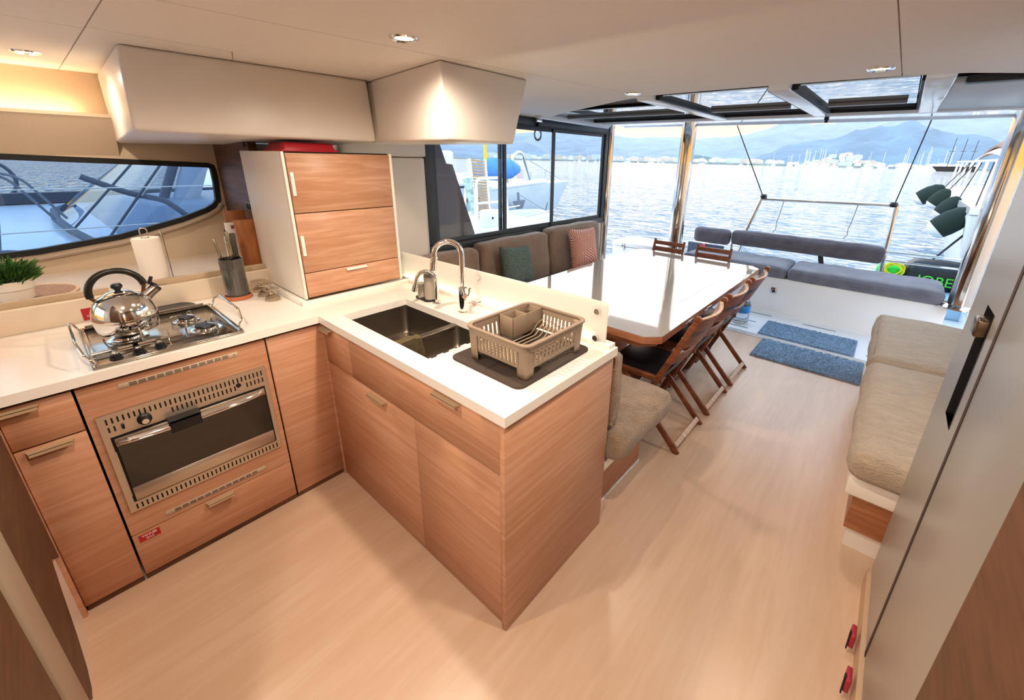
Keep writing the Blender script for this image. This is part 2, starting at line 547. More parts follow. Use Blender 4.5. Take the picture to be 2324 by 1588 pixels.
# ---- saloon port side: cream pillar, side window with sliding panes
ws = MB()
ws.box(-.95, -.88, .575, 1.25, 0, 2.06); ws.box(-.95, -.88, .105, .575, 0, 1.655); ws.box(-.877, -.86, .107, .555, 1.55, 1.679)
ws.box(-.95, -.88, 1.25, 3.90, 0, .885)
struct(ws.build('wall_saloon_port', M['cream'], bev=.012))
pl = MB()
pl.prism([(-.885, .58), (-.80, .58), (-.79, .62), (-.80, 1.19), (-.835, 1.235), (-.885, 1.245)], 'z', .88, 1.62)
struct(pl.build('trim_5', M['cream'], bev=.012))
pl = MB()
pl.prism([(-.885, .58), (-.79, .58), (-.775, .62), (-.78, 1.20), (-.82, 1.24), (-.885, 1.25)], 'z', 1.625, 1.76)
struct(pl.build('trim_6', M['cream'], bev=.015))
w2 = thing('window_2', None, None, (-.86, 2.5, .885)); w2['kind'] = 'structure'
fx0, fx1 = -.90, -.845
MB().box(fx0, fx1, 1.245, 3.87, .885, .945).build('window_frame', M['alu_dark'], w2, bev=.004)
MB().box(fx0, fx1, 1.245, 3.87, 1.925, 2.0).build('window_frame', M['alu_dark'], w2, bev=.004)
MB().box(fx0, fx1, 1.245, 1.315, .945, 1.925).build('window_frame', M['alu_dark'], w2, bev=.004)
MB().box(fx0, fx1, 3.80, 3.87, .945, 1.925).build('window_frame', M['alu_dark'], w2, bev=.004)
MB().box(fx0 - .002, fx1 + .012, 1.245, 3.87, .945, .957).build('window_track', M['black'], w2)
MB().box(fx0 - .002, fx1 + .006, 1.245, 3.87, 1.915, 1.925).build('window_track', M['black'], w2)
for (a, b, xx) in ((1.315, 2.13, -.862), (2.06, 2.87, -.884), (2.82, 3.80, -.87)):
    f = MB()
    for (p, q, r, s) in ((a, b, .957, .985), (a, b, 1.885, 1.915), (a, a + .035, .985, 1.885), (b - .035, b, .985, 1.885)):
        f.box(xx - .009, xx + .009, p, q, r, s)
    sash = f.build('sash', M['alu_dark'], w2)
    MB().box(xx - .003, xx + .003, a + .03, b - .03, .98, 1.89).build('window_pane', M['glasswin'], sash)
# moulded outer skin that closes the forward end of the side window
sk = MB()
sk.prism([(1.2, .88), (2.20, .88), (2.15, .927), (1.835, .94), (1.602, 1.571), (1.539, 1.578), (1.47, 1.76), (1.43, 2.02), (1.2, 2.02)], 'x', -1.0, -.965)
struct(sk.build('wall_outer_skin', mat('mauve_grey_moulding', '#857a80', .5, spec=.3)))
struct(MB().box(-1.0, -.84, 1.2, 3.92, 2.0, 2.07).build('trim_7', M['gelcoat']))

# ---- starboard side behind the settee and the tall unit
b = MB(); b.box(2.80, 2.86, 1.0, 3.6, 0, .9); b.box(2.80, 2.86, 1.0, 3.6, 1.93, 2.06); b.box(2.80, 2.86, 1.0, 1.2, .9, 1.93); b.box(2.80, 2.86, 3.5, 3.6, .9, 1.93)
struct(b.build('wall_starboard', M['cream']))
struct(MB().box(2.83, 2.836, 1.2, 3.5, .9, 1.93).build('window_6', M['glasswin']))  # out of view, added for daylight on the table and floor
b = MB(); b.box(3.1, 3.16, -2.2, 1.0, 0, .95); b.box(3.1, 3.16, -2.2, 1.0, 1.85, 2.06); b.box(3.1, 3.16, -2.2, -2.05, .95, 1.85); b.box(3.1, 3.16, .9, 1.0, .95, 1.85)
struct(b.build('wall_starboard_forward', M['liner']))
struct(MB().box(3.13, 3.136, -2.05, .9, .95, 1.85).build('window_7', M['glasswin']))  # out of view, added so daylight fills the lockers and ceiling

# ---- ceiling
edge = [(-.95, 2.78), (-.70, 2.55), (-.35, 2.30), (.121, 2.046), (.40, 1.885), (.643, 1.768), (.95, 1.755), (1.278, 1.755), (1.60, 1.76), (1.841, 1.776), (2.05, 1.83), (2.212, 1.94), (2.5, 2.15), (2.9, 2.5)]
cl = struct(MB().prism([(-1.6, -2.2), (3.2, -2.2), (3.2, 2.5)] + edge[::-1] + [(-.95, 2.9), (-1.6, 2.9)], 'z', 2.006, 2.06).build('ceiling', M['ceilbase']))
def ex(x):
    for a, b in zip(edge, edge[1:]):
        if a[0] <= x <= b[0]:
            return a[1] + (b[1] - a[1]) * (x - a[0]) / (b[0] - a[0])
def cpanel(poly):
    MB().prism(poly, 'z', 1.996, 2.006).build('ceiling_panel', M['ceil'], cl)
g = .002
def sx(y): return .453 + (y - .236) * (.19 / 1.534)
cpanel([(-.14, -.49 + g), (sx(-.49) - g, -.49 + g), (sx(1.76) - g, 1.765)] + [p for p in edge[::-1] if p[0] < .62] + [(-.95, .9), (-.30, .5), (-.30, -.05), (-.14, -.098)])
cpanel([(sx(-.49) + g, -.49 + g), (1.836 - g, -.49 + g), (1.841 - g, 1.776)] + [p for p in edge[::-1] if .65 < p[0] < 1.84] + [(sx(1.76) + g, 1.765)])
cpanel([(1.836 + g, -.49 + g), (3.1, -.49 + g), (3.1, 2.45)] + [p for p in edge[::-1] if p[0] > 1.842] + [(1.841 + g, 1.776)])
cpanel([(-.17, -2.19), (1.8, -2.19), (1.8, -.49 - g), (-.17, -.49 - g)])
cpanel([(1.8 + g * 2, -2.19), (3.1, -2.19), (3.1, -.49 - g), (1.8 + g * 2, -.49 - g)])
cpanel([(-1.34, -.488), (-.144, -.488), (-.144, -.10), (-.302, -.052), (-1.34, -.052)])
cpanel([(-1.34, -2.19), (-.174, -2.19), (-.174, -.492), (-1.34, -.492)])
cpanel([(-1.34, -.048), (-.302, -.048), (-.302, .498), (-.95, .898), (-1.34, .898)])
ed = MB(); ed.tube([(p[0], p[1] + .002, 2.002) for p in edge], .006, 6)
struct(ed.build('trim_8', mat('brown_edge_trim', '#6f5d52', .5), smooth=True))

# ---- overhead lockers (moulded bulkhead)
lk = thing('overhead_locker', 'long cream moulded overhead locker hanging above the cooker', 'locker', (-.8, .05, 1.70))
b = MB()
b.hexa([(-1.335, -.36, 1.665), (-.285, -.425, 1.702), (-.28, .545, 1.700), (-.875, .553, 1.68),
        (-1.335, -.36, 1.9955), (-.345, -.40, 1.9955), (-.29, .53, 1.9955), (-.875, .54, 1.9955)])
b.build('body', M['cream'], lk, bev=.014, seg=3)
lk2 = thing('overhead_locker', 'boxy cream moulded overhead locker next to the sliding side window', 'locker', (-.2, .7, 1.69))
b = MB()
b.hexa([(-.86, .575, 1.692), (-.27, .56, 1.697), (-.27, .87, 1.697), (-.86, .87, 1.692),
        (-.86, .565, 1.9955), (-.275, .555, 1.9955), (-.275, .968, 1.9955), (-.86, .968, 1.9955)])
b.hexa([(-.27, .55, 1.697), (.425, .455, 1.697), (.43, .87, 1.697), (-.27, .87, 1.697),
        (-.275, .545, 1.9955), (.43, .44, 1.9955), (.43, .968, 1.9955), (-.275, .968, 1.9955)])
b.build('body', M['cream'], lk2, bev=.012, seg=3)

# ---- cockpit roof and the raised folding door
rf = thing('cockpit_roof', 'glossy white cockpit roof with mirror-like underside above the sofa', 'roof', (.8, 3.4, 2.06), kind='structure')
b = MB(); b.prism([(-1.0, 2.6)] + [(p[0], p[1] + .02) for p in edge if p[0] > -.9] + [(3.3, 2.6), (3.3, 4.62), (1.6, 4.60), (.3, 4.55), (-1.0, 4.5)], 'z', 2.045, 2.12)
b.build('headliner', M['mirrorwhite'], rf)
b = MB(); b.tube([(-1.0, 4.50, 2.06), (.3, 4.55, 2.055), (1.6, 4.60, 2.055), (3.3, 4.62, 2.06)], .028, 10)
b.build('roof_rim', M['gelcoat'], rf, smooth=True)
dr = thing('door_1', None, None, (.9, 2.6, 1.98)); dr['kind'] = 'structure'
gf = M['gelcoat']
def dbar(x0, x1, y0, y1, z0=1.985, z1=2.04):
    MB().box(x0, x1, y0, y1, z0, z1).build('door_frame', gf, dr, bev=.008)
dbar(-.72, 2.6, 3.37, 3.46)
for xm in (.60, 1.35, 1.97):
    dbar(xm - .05, xm + .05, 1.86, 3.37)
dbar(-.78, -.70, 2.6, 3.46)
dpanes = ((-.70, .55, 2.35), (.65, 1.30, 1.92), (1.40, 1.92, 1.92))
for i, (a, b_, y0) in enumerate(dpanes):
    gk = MB()
    for (p, q, r, s) in ((a, b_, 3.20, 3.225), (a, a + .03, y0, 3.20), (b_ - .012, b_, y0, 3.20)):
        gk.box(p, q, r, s, 1.992, 2.03)
    pn = gk.build('panel_gasket', M['gasket'], dr)
    MB().box(a + .02, b_ - .02, y0 + .02, 3.20, 2.012, 2.018).build('door_pane', mat('door_glass', '#c9ced2', .015, .85) if i == 0 else bpy.data.materials['door_glass'], pn)
    MB().box(a + .06, b_ - .06, 2.74, 2.80, 1.99, 2.012).build('blind_rail', mat('grey_blind_rail', '#8d8f90', .4) if i == 0 else bpy.data.materials['grey_blind_rail'], pn, bev=.004)
    MB().box(a, b_, 3.225, 3.37, 2.01, 2.035).build('door_infill', gf, dr)
    MB().box(a + .02, b_ - .02, 3.33, 3.35, 2.004, 2.012).build('hinge_rail', mat('brown_hinge_rail', '#5a4a43', .5) if i == 0 else bpy.data.materials['brown_hinge_rail'], dr)
MB().box(2.02, 2.6, 2.15, 3.37, 2.0, 2.03).build('door_panel', mat('grey_door_panel', '#c6c9cb', .4), dr, bev=.01)
MB().box(2.06, 2.6, 2.06, 2.14, 1.99, 2.02).build('panel_rail', M['black'], dr, bev=.006)
rb = thing('blind_roller', 'white tube of a rolled blind along the side window top', 'blind', (-.66, 2.9, 1.99))
MB().cyl((-.66, 2.35, 2.0), (-.66, 3.52, 1.985), .032, n=20).build('roller', M['gelcoat'], rb, smooth=True)
MB().cyl((-.66, 3.52, 1.985), (-.66, 3.532, 1.985), .022, n=16).build('end_cap', M['black'], rb)
ct = thing('door_catch', 'small steel catch under the ceiling above the side window', 'latch', (-.84, 2.52, 1.985))
MB().box(-.85, -.80, 2.49, 2.57, 1.955, 1.998).build('plate', M['steel'], ct, bev=.004)
MB().box(-.835, -.815, 2.53, 2.555, 1.92, 1.955).build('hook', M['black'], ct)
cl2 = thing('door_catch', 'small black catch fixed to the raised glass door beside the middle bar', 'latch', (1.38, 3.44, 1.96))
MB().box(1.365, 1.395, 3.42, 3.46, 1.962, 1.985).build('plate', M['black'], cl2, bev=.003)
MB().cyl((1.38, 3.44, 1.962), (1.38, 3.44, 1.945), .012, n=12).build('knob', M['black'], cl2)

# ---- posts
for (x, y, r, nm, lab, z0) in ((-.86, 3.93, .045, 'steel_post', 'slim polished steel post at the end of the side window', -.02), (-.10, 4.42, .085, 'steel_post', 'polished steel post behind the chairs at the table end', -.02), (2.60, 4.50, .085, 'steel_post', 'thick polished steel post at the end of the grey cockpit sofa', .42)):
    p = thing(nm, lab, 'post', (x, y, z0))
    MB().cyl((x, y, z0), (x, y, 2.06), r, n=32).build('tube', M['steel'], p, smooth=True)
    MB().lathe([(r * 1.9, z0), (r * 1.9, z0 + .012), (r * 1.25, z0 + .02), (r * 1.02, z0 + .028)], (x, y, 0), 32).build('flange', M['steel'], p, smooth=True)
    for k in range(4):
        a = k * PI / 2 + .6
        MB().cyl((x + r * 1.6 * math.cos(a), y + r * 1.6 * math.sin(a), z0 + .012), (x + r * 1.6 * math.cos(a), y + r * 1.6 * math.sin(a), z0 + .018), .008, n=10).build('bolt', M['chrome'], p)

# ---- recessed spot lights
def downlight(x, y, power, label, z=1.996, size=1.15):
    t = thing('ceiling_spotlight', label, 'spotlight', (x, y, z), 'recessed ceiling spotlights')
    MB().lathe([(.030, z + .003), (.033, z - .004), (.043, z - .006), (.047, z - .001), (.047, z + .003)], (x, y, 0), 28).build('bezel', M['chrome'], t, smooth=True)
    MB().lathe([(0, z - .001), (.031, z - .001), (.031, z + .003), (0, z + .003)], (x, y, 0), 24).build('lamp_face', M['lamp'], t)
    l = bpy.data.lights.new('downlight_beam', 'SPOT')
    l.energy = power; l.color = (1, .83, .67); l.spot_size = math.radians(173); l.spot_blend = .58; l.shadow_soft_size = .03
    lo = bpy.data.objects.new('downlight_beam', l)
    COL.objects.link(lo)
    lo.parent = t; lo.location = (0, 0, -.012)
SPOT = 23
downlight(-.87, -.60, SPOT * .35, 'lit round spotlight in the ceiling strip beside the long overhead locker')
downlight(.588, .179, SPOT, 'lit round chrome-rimmed spotlight in the ceiling over the sink')
downlight(1.777, 1.55, SPOT * .5, 'lit round spotlight near the dark lengthwise ceiling joint and the raised door')
downlight(.649, 1.629, SPOT * .5, 'lit round spotlight in the ceiling over the dining table')
downlight(.85, -.72, SPOT * 1.0, 'unseen spotlight added in the forward ceiling to brighten the galley fronts')  # this and the following lamps are out of view, added for brightness
downlight(1.75, -1.2, SPOT * 1.5, 'unseen spotlight added in the forward ceiling behind the viewer for brightness')
downlight(1.60, .15, SPOT * 1.1, 'unseen spotlight added in the ceiling to brighten the walkway')
# ================================================================== galley
H, T = .92, .035
# ---- worktop: an L with a sink cut-out and a grooved drainer
wk = thing('worktop', 'white composite L-shaped galley worktop with drainer grooves and sink cut-out', 'worktop', (0, 0, H - T))
SX0, SX1, SY0, SY1 = .07, .735, .08, .415
b = MB()
b.box(-.67, 0, -.958, .0, H - T, H)
b.box(-.745, -.002, 0, .60, H - T, H)
b.box(-.002, SX0, 0, .65, H - T, H)
b.box(SX0, SX1, 0, SY0, H - T, H)
b.box(SX0, SX1, SY1, .65, H - T, H)
GX1 = 1.13
ng = 6
b.box(SX1, GX1, 0, SY0 + .01, H - T, H)
b.box(SX1, GX1, SY1 - .01, .65, H - T, H)
b.box(GX1, 1.212, 0, .65, H - T, H)
yy = SY0 + .01
wd = (SY1 - SY0 - .02) / (2 * ng - 1)
for k in range(2 * ng - 1):
    b.box(SX1, GX1, yy + k * wd, yy + (k + 1) * wd, H - T, H if k % 2 else H - .005)
b.build('slab', M['worktop'], wk)
up = struct(thing('trim_9', None, None, (-.67, -.9, H)))
MB().box(-.69, -.655, -2.2, .064, H, 1.02).build('upstand', mat('reflection_beige', '#e0cfb8', .25), up, bev=.003)  # beige reflection is put into the upstand colour
MB().box(-.67, -.19, .005, .03, H, .945).build('skirting', M['worktop'], up, bev=.002)
MB().box(-.198, -.175, .005, .60, H, .942).build('skirting', M['worktop'], up, bev=.002)
MB().box(-.19, 1.20, .60, .648, H, .938).build('splash_ledge', M['worktop'], up, bev=.002)
st = MB().box(-.6548, -.6535, -.705, -.555, .925, .978).build('warning_sticker', M['red'], up, label='red warning sticker with white lettering')
for k, zz in enumerate((.968, .955)):
    text('lettering', ('VERIFIER LA FERMETURE' if k == 0 else 'DU ROBINET DE GAZ'), .0085, M['whitetext'], st, (-.6533, -.63, zz), (PI / 2, 0, PI / 2))
text('lettering', 'DANGER', .010, M['whitetext'], st, (-.6533, -.672, .943), (PI / 2, 0, PI / 2))
text('lettering', 'CHECK GAS VALVE', .0085, M['whitetext'], st, (-.6533, -.64, .932), (PI / 2, 0, PI / 2))

# ---- ledge behind the worktop with two fiddle rails
sh = thing('window_ledge', 'cream ledge running under the galley window with low fiddle rails', 'ledge', (-1.0, -.9, .98))
MB().box(-1.338, -.69, -2.2, .064, .985, 1.018).build('shelf', mat('ledge_laminate', '#cdbda9', .45), sh)
MB().box(-.70, -.684, -2.0, -.60, 1.018, 1.048).build('fiddle_rail', mat('rail_beige', '#bfa78a', .5), sh, bev=.004)
MB().box(-.70, -.684, -.485, .02, 1.018, 1.048).build('fiddle_rail', bpy.data.materials['rail_beige'], sh, bev=.004)

# ---- base cabinets under the worktop: stove run
def pull(parent, p0, p1, out, drop=.012, m='pull'):
    """folded edge pull: lies along p0-p1, sticks out along 'out' and folds down"""
    p0, p1, out = Vector(p0), Vector(p1), Vector(out)
    b = MB()
    d = (p1 - p0)
    z = Vector((0, 0, 1))
    a0, a1 = p0, p1
    e0, e1 = p0 + out * .026 + d * .06, p1 + out * .026 - d * .06
    for (q0, q1, r0, r1) in ((a0, a1, e0, e1),):
        b.hexa([q0 - z * .002, q1 - z * .002, r1 - z * .002, r0 - z * .002, q0 + z * .001, q1 + z * .001, r1 + z * .001, r0 + z * .001])
    b.hexa([e0 - z * drop, e1 - z * drop, e1 - z * drop - out * .003, e0 - z * drop - out * .003, e0, e1, e1 - out * .003, e0 - out * .003])
    return b.build('handle', M[m], parent)
FX, ZT, ZB = -.02, .868, .032
def front_x(parent, name, y0, y1, z0, z1, m='oak'):
    return MB().box(FX - .018, FX, y0, y1, z0, z1).build(name, M[m], parent, bev=.0015, seg=1)
struct(MB().box(-.64, -.006, -.972, -.9585, 0, 1.0).build('trim_10', M['oak']))
c1 = thing('base_cabinet', 'teak base cabinet with one drawer and door, left of the oven', 'cabinet', (-.3, -.88, 0))
MB().box(-.62, FX - .022, -.955, -.797, .03, .88).build('carcass', M['cavity'], c1)
MB().box(-.60, FX - .012, -.955, -.797, 0, .03).build('toe_kick', M['darkwood'], c1)
d = front_x(c1, 'drawer', -.957, -.796, .721, ZT)
pull(d, (FX, -.955, .862), (FX, -.868, .862), (1, 0, 0))
d = front_x(c1, 'door', -.957, -.796, ZB, .715)
pull(d, (FX, -.936, .708), (FX, -.826, .708), (1, 0, 0))

c2 = thing('base_cabinet', 'teak base cabinet housing the oven, with vent grilles and a drawer', 'cabinet', (-.3, -.5, 0))
MB().box(-.62, -.56, -.79, -.225, .03, .88).build('back_panel', M['cavity'], c2)
MB().box(-.56, FX - .02, -.79, -.778, .03, .88).build('side_panel', M['cavity'], c2)
MB().box(-.56, FX - .02, -.237, -.225, .03, .88).build('side_panel', M['cavity'], c2)
MB().box(-.60, FX - .012, -.79, -.225, 0, .03).build('toe_kick', M['darkwood'], c2)
fp = MB()
for (y0, y1, z0, z1) in ((-.789, -.226, .752, ZT), (-.789, -.226, .231, .331), (-.789, -.768, .331, .752), (-.247, -.226, .331, .752)):
    fp.box(FX - .018, FX, y0, y1, z0, z1)
fp.build('oven_surround', M['oak'], c2)
d = front_x(c2, 'drawer', -.789, -.226, ZB, .227)
pull(d, (FX, -.560, .221), (FX, -.456, .221), (1, 0, 0))
lab = MB().box(FX, FX + .001, -.774, -.711, .185, .217).build('warning_label', M['red'], d, label='small red gas valve label with white lettering')
text('lettering', 'VANNES', .0135, M['whitetext'], d, (FX + .0012, -.7425, .208), (PI / 2, 0, PI / 2), scale=(.85, 1))
text('lettering', 'GAZ', .0135, M['whitetext'], d, (FX + .0012, -.7425, .194), (PI / 2, 0, PI / 2), scale=(.85, 1))
for (y0, y1, z0, z1) in ((-.689, -.330, .830, .850), (-.682, -.328, .248, .269)):
    v = MB().box(FX, FX + .002, y0, y1, z0, z1)  .build('vent_grille', mat('beige_grille', '#c9b49c', .4) if z0 > .5 else bpy.data.materials['beige_grille'], c2, bev=.001, seg=1)
    s = MB()
    for k in range(12):
        a = y0 + .028 + k * (y1 - y0 - .056) / 12
        w = (y1 - y0 - .056) / 12 * .82
        for r in range(3):
            s.box(FX + .0016, FX + .0023, a, a + w, z0 + .004 + r * .0048, z0 + .0064 + r * .0048)
    s.build('vent_slots', M['cavity'], v)['kind'] = 'stuff'
    for yk in (y0 + .012, y1 - .012):
        MB().cyl((FX + .002, yk, (z0 + z1) / 2), (FX + .004, yk, (z0 + z1) / 2), .004, n=10).build('screw', M['steel'], v)

c3 = thing('base_cabinet', 'plain teak corner cabinet with a single door, right of the oven', 'cabinet', (-.3, -.1, 0))
MB().box(-.62, FX - .022, -.218, .015, .03, .88).build('carcass', M['cavity'], c3)
MB().box(-.60, FX - .012, -.218, .02, 0, .03).build('toe_kick', M['darkwood'], c3)
front_x(c3, 'door', -.219, .019, ZB, ZT)

# ---- built-in oven
ov = thing('oven', 'stainless steel built-in oven with slotted frame and dark glass door', 'oven', (-.28, -.507, .332))
OY0, OY1, OZ0, OZ1 = -.768, -.247, .332, .751
MB().box(-.52, FX - .02, -.755, -.26, .345, .738).build('casing', M['cavity'], ov)
f = MB()
for (y0, y1, z0, z1) in ((OY0, OY1, .662, OZ1), (OY0, OY1, OZ0, .373), (OY0, -.750, .373, .662), (-.262, OY1, .373, .662)):
    f.box(FX - .018, FX + .006, y0, y1, z0, z1)
fr = f.build('front_frame', M['brushed'], ov)
s = MB()
N1 = 34
for k in range(N1):
    y = OY0 + .022 + k * (OY1 - OY0 - .040) / (N1 - 1)
    s.box(FX + .0055, FX + .0064, y - .0024, y + .0024, .714, .736)
    if (k < 2) or (12 <= k < 27) or k > 28:
        s.box(FX + .0055, FX + .0064, y - .0024, y + .0024, .682, .703)
    s.box(FX + .0055, FX + .0064, y - .0024, y + .0024, .340, .362)
s.build('vent_slots', M['cavity'], fr)['kind'] = 'stuff'
kn = MB(); kn.lathe([(0, 0), (.021, 0), (.0205, .008), (.016, .012), (.015, .024), (.012, .026), (0, .026)], (FX + .006, -.652, .694), 24, Matrix.Rotation(PI / 2, 3, 'Y'))
k0 = kn.build('thermostat_knob', M['black'], ov, smooth=True)
MB().lathe([(0, .0262), (.010, .0262), (.010, .028), (0, .028)], (FX + .006, -.652, .694), 20, Matrix.Rotation(PI / 2, 3, 'Y')).build('knob_cap', M['steel'], k0)
MB().box(FX + .006, FX + .014, -.714, -.706, .683, .702).build('light_switch', M['black'], ov, bev=.002)
MB().lathe([(0, 0), (.009, 0), (.009, .004), (0, .004)], (FX + .006, -.353, .703), 18, Matrix.Rotation(PI / 2, 3, 'Y')).build('lock_button', M['black'], ov)
dg = MB().box(FX - .01, FX + .008, -.748, -.264, .376, .660).build('oven_door', M['gasket'], ov)
MB().box(FX + .008, FX + .0135, -.742, -.268, .380, .437).build('door_strip', M['brushed'], dg, bev=.001, seg=1)
MB().box(FX + .008, FX + .0135, -.742, -.268, .622, .654).build('door_strip', M['brushed'], dg, bev=.001, seg=1)
MB().box(FX + .008, FX + .0125, -.741, -.269, .438, .621).build('glass', M['ovenglass'], dg)
h = MB()
h.grid(lambda u, v: (FX + .016 + .022 * math.sin(PI * u) ** .5 + .012 * math.sin(PI * v), -.735 + .46 * u, .626 + .026 * v), 28, 6)
h.build('door_handle', M['chrome'], dg, smooth=True)
b = MB(); b.box(FX + .046, FX + .052, -.595, -.500, .617, .668); b.box(FX + .008, FX + .052, -.597, -.498, .655, .668)
b.build('handle_grip', M['black'], dg, bev=.004)
MB().box(FX - .006, FX + .004, -.7495, -.7435, .40, .60).build('door_arm', M['steel'], dg)
for (y0, y1, zz) in ((-.70, -.545, .52), (-.47, -.33, .52)):
    MB().box(FX + .0124, FX + .0128, y0, y1, zz, zz + .002).build('rack_wire', mat('wire_glint', '#5d5850', .3, 1) if zz == .52 and y0 < -.6 else bpy.data.materials['wire_glint'], dg)

# ---- peninsula cabinet
c4 = thing('peninsula_cabinet', 'teak peninsula cabinet below the sink with drawer, doors and end panel', 'cabinet', (.6, .3, 0))
FY = .02
def front_y(parent, name, x0, x1, z0, z1):
    return MB().box(x0, x1, FY, FY + .018, z0, z1).build(name, M['oak'], parent, bev=.0015, seg=1)
MB().box(-.015, 1.178, .10, .115, .0, .88).build('inner_frame', M['cavity'], c4)
MB().box(.0, 1.17, FY + .012, .10, 0, .03).build('toe_kick', M['darkwood'], c4)
MB().box(-.015, 1.17, .615, .64, .0, .88).build('back_panel', M['oak'], c4)
MB().box(1.180, 1.201, .008, .642, 0, .884).build('end_panel', M['oak'], c4, bev=.0015, seg=1)
MB().box(1.168, 1.180, FY + .006, .10, 0, .884).build('shadow_gap', M['cavity'], c4)
d = front_y(c4, 'door', -.018, .224, .674, ZT)
pull(d, (-.015, FY, .862), (.088, FY, .862), (0, -1, 0))
d = front_y(c4, 'drawer', .227, 1.168, .674, ZT)
pull(d, (.85, FY, .862), (.995, FY, .862), (0, -1, 0))
d = front_y(c4, 'door', -.018, .696, ZB - .03, .670)
MB().box(-.05, -.016, .012, .04, 0, .88).build('corner_post', M['oak'], c4)
pull(d, (.378, FY, .664), (.512, FY, .664), (0, -1, 0))
d = front_y(c4, 'door', .6985, 1.168, ZB - .03, .670)

# ---- sink
sk = thing('kitchen_sink', 'dark brushed steel double-bowl sink set into the peninsula worktop', 'sink', (.4, .25, .72))
def bowl(x0, x1, y0, y1, zb, zt, r, name):
    def ring(z, g, rr):
        pts = []
        for (cx, cy, a0) in ((x1 - g - rr, y1 - g - rr, 0), (x0 + g + rr, y1 - g - rr, PI / 2), (x0 + g + rr, y0 + g + rr, PI), (x1 - g - rr, y0 + g + rr, 1.5 * PI)):
            for k in range(5):
                a = a0 + PI / 2 * k / 4
                pts.append((cx + rr * math.cos(a), cy + rr * math.sin(a), z))
        return pts
    rings = [ring(zt, -.012, r), ring(zt, 0, r), ring(zb + .02, .006, r), ring(zb + .006, .012, r), ring(zb, .026, r)]
    b = MB()
    vs = [[b.bm.verts.new(p) for p in R] for R in rings]
    for A, B in zip(vs, vs[1:]):
        n = len(A)
        for k in range(n):
            b.bm.faces.new((A[k], A[(k + 1) % n], B[(k + 1) % n], B[k]))
    b.bm.faces.new(vs[-1])
    o = b.build(name, M['sinksteel'], sk, smooth=True)
    cx, cy = (x0 + x1) / 2, (y0 + y1) / 2
    MB().lathe([(.032, zb + .003), (.04, zb + .001), (.042, zb), (.03, zb - .001), (.012, zb + .0005), (0, zb + .0005)], (cx, cy, 0), 24).build('drain', M['steel'], sk, smooth=True)
    return o
bowl(.068, .462, .076, .418, .73, H - T + .002, .03, 'bowl')
bowl(.488, .737, .076, .418, .78, H - T + .002, .03, 'bowl')
MB().box(.458, .492, .07, .424, H - T - .02, H - T + .004).build('divider', M['sinksteel'], sk, bev=.006)
cl_ = MB()
def cloth(u, v):
    # folded cloth over the divider: u along y, v across
    s = (v - .5) * .32
    y = .10 + u * .12 + .006 * math.sin(v * 9)
    zt = H - T + .012
    if abs(s) < .02:
        return (.475 + s, y, zt)
    sg = 1 if s > 0 else -1
    return (.475 + sg * (.022 + .005 * math.sin(u * 14 + sg)), y, zt - (abs(s) - .02) * .95 - .004 * math.sin(u * 9))
cl_.grid(cloth, 18, 30)
ob = cl_.build('dish_cloth', mat('olive_cloth', '#5d5138', .95, var=(40, .25), bump=(300, .5, .004)), smooth=True)
sm = ob.modifiers.new('thick', 'SOLIDIFY'); sm.thickness = .005
tag(ob, 'olive brown dish cloth hung over the sink divider', 'cloth')

# ---- taps
tp = thing('mixer_tap', 'tall chrome mixer tap with arched spout and side lever beside the sink', 'tap', (.451, .493, H))
MB().lathe([(.027, H), (.027, H + .006), (.022, H + .010), (.022, H + .125), (.017, H + .132), (0, H + .132)], (.451, .493, 0), 28).build('body', M['chrome'], tp, smooth=True)
dv = Vector((-.62, -.78, 0)).normalized()
A0 = Vector((.451, .493, 0))
R0 = .062
pts = [A0 + Vector((0, 0, H + .12)), A0 + Vector((0, 0, H + .2))] + [p for p in arc(A0 + dv * R0 + Vector((0, 0, H + .285)), R0, PI, -.15, 14, dv, (0, 0, 1))]
e = pts[-1]
sp = MB().tube(pts, .0125, 14).build('spout', M['chrome'], tp, smooth=True)
MB().tube([e, e + Vector((dv.x * .005, dv.y * .005, -.03)), e + Vector((dv.x * .010, dv.y * .010, -.062))], [.0145, .0165, .0145], 14).build('spray_head', M['chrome'], sp, smooth=True)
lv = MB(); lv.tube([(.451, .493, H + .085), (.49, .487, H + .082), (.502, .485, H + .082)], .016, 14)
lb = lv.build('lever_hub', M['chrome'], tp, smooth=True)
MB().tube([(.49, .487, H + .085), (.505, .485, H + .105), (.512, .484, H + .135)], [.006, .0055, .006], 10).build('lever', M['chrome'], lb, smooth=True)
t2 = thing('water_tap', 'short chrome swan-neck filter tap between soap dispenser and mixer tap', 'tap', (.253, .485, H))
MB().lathe([(.024, H), (.024, H + .004), (.013, H + .008), (0, H + .008)], (.253, .485, 0), 24).build('base', M['chrome'], t2, smooth=True)
A1 = Vector((.253, .485, 0)); d2 = Vector((-.75, -.66, 0)).normalized(); R1 = .048
pts = [A1 + Vector((0, 0, H)), A1 + Vector((0, 0, H + .07))] + arc(A1 + d2 * R1 + Vector((0, 0, H + .12)), R1, PI, .25, 12, d2, (0, 0, 1))
e = pts[-1]
pts += [e + Vector((d2.x * .012, d2.y * .012, -.04))]
s2 = MB().tube(pts, .010, 12).build('spout', M['chrome'], t2, smooth=True)
e = pts[-1]
MB().tube([e, e + Vector((d2.x * .008, d2.y * .008, -.028))], .0125, 12).build('nozzle', M['steel'], s2, smooth=True)
so = thing('soap_dispenser', 'grey twin-cylinder soap and sponge holder behind the short tap', 'dispenser', (.166, .485, H))
gry = mat('warm_grey_plastic', '#a39a8b', .35)
MB().lathe([(.034, H), (.036, H + .004), (.034, H + .012), (0, H + .012)], (.185, .488, 0), 24).build('base', M['black'], so, smooth=True)
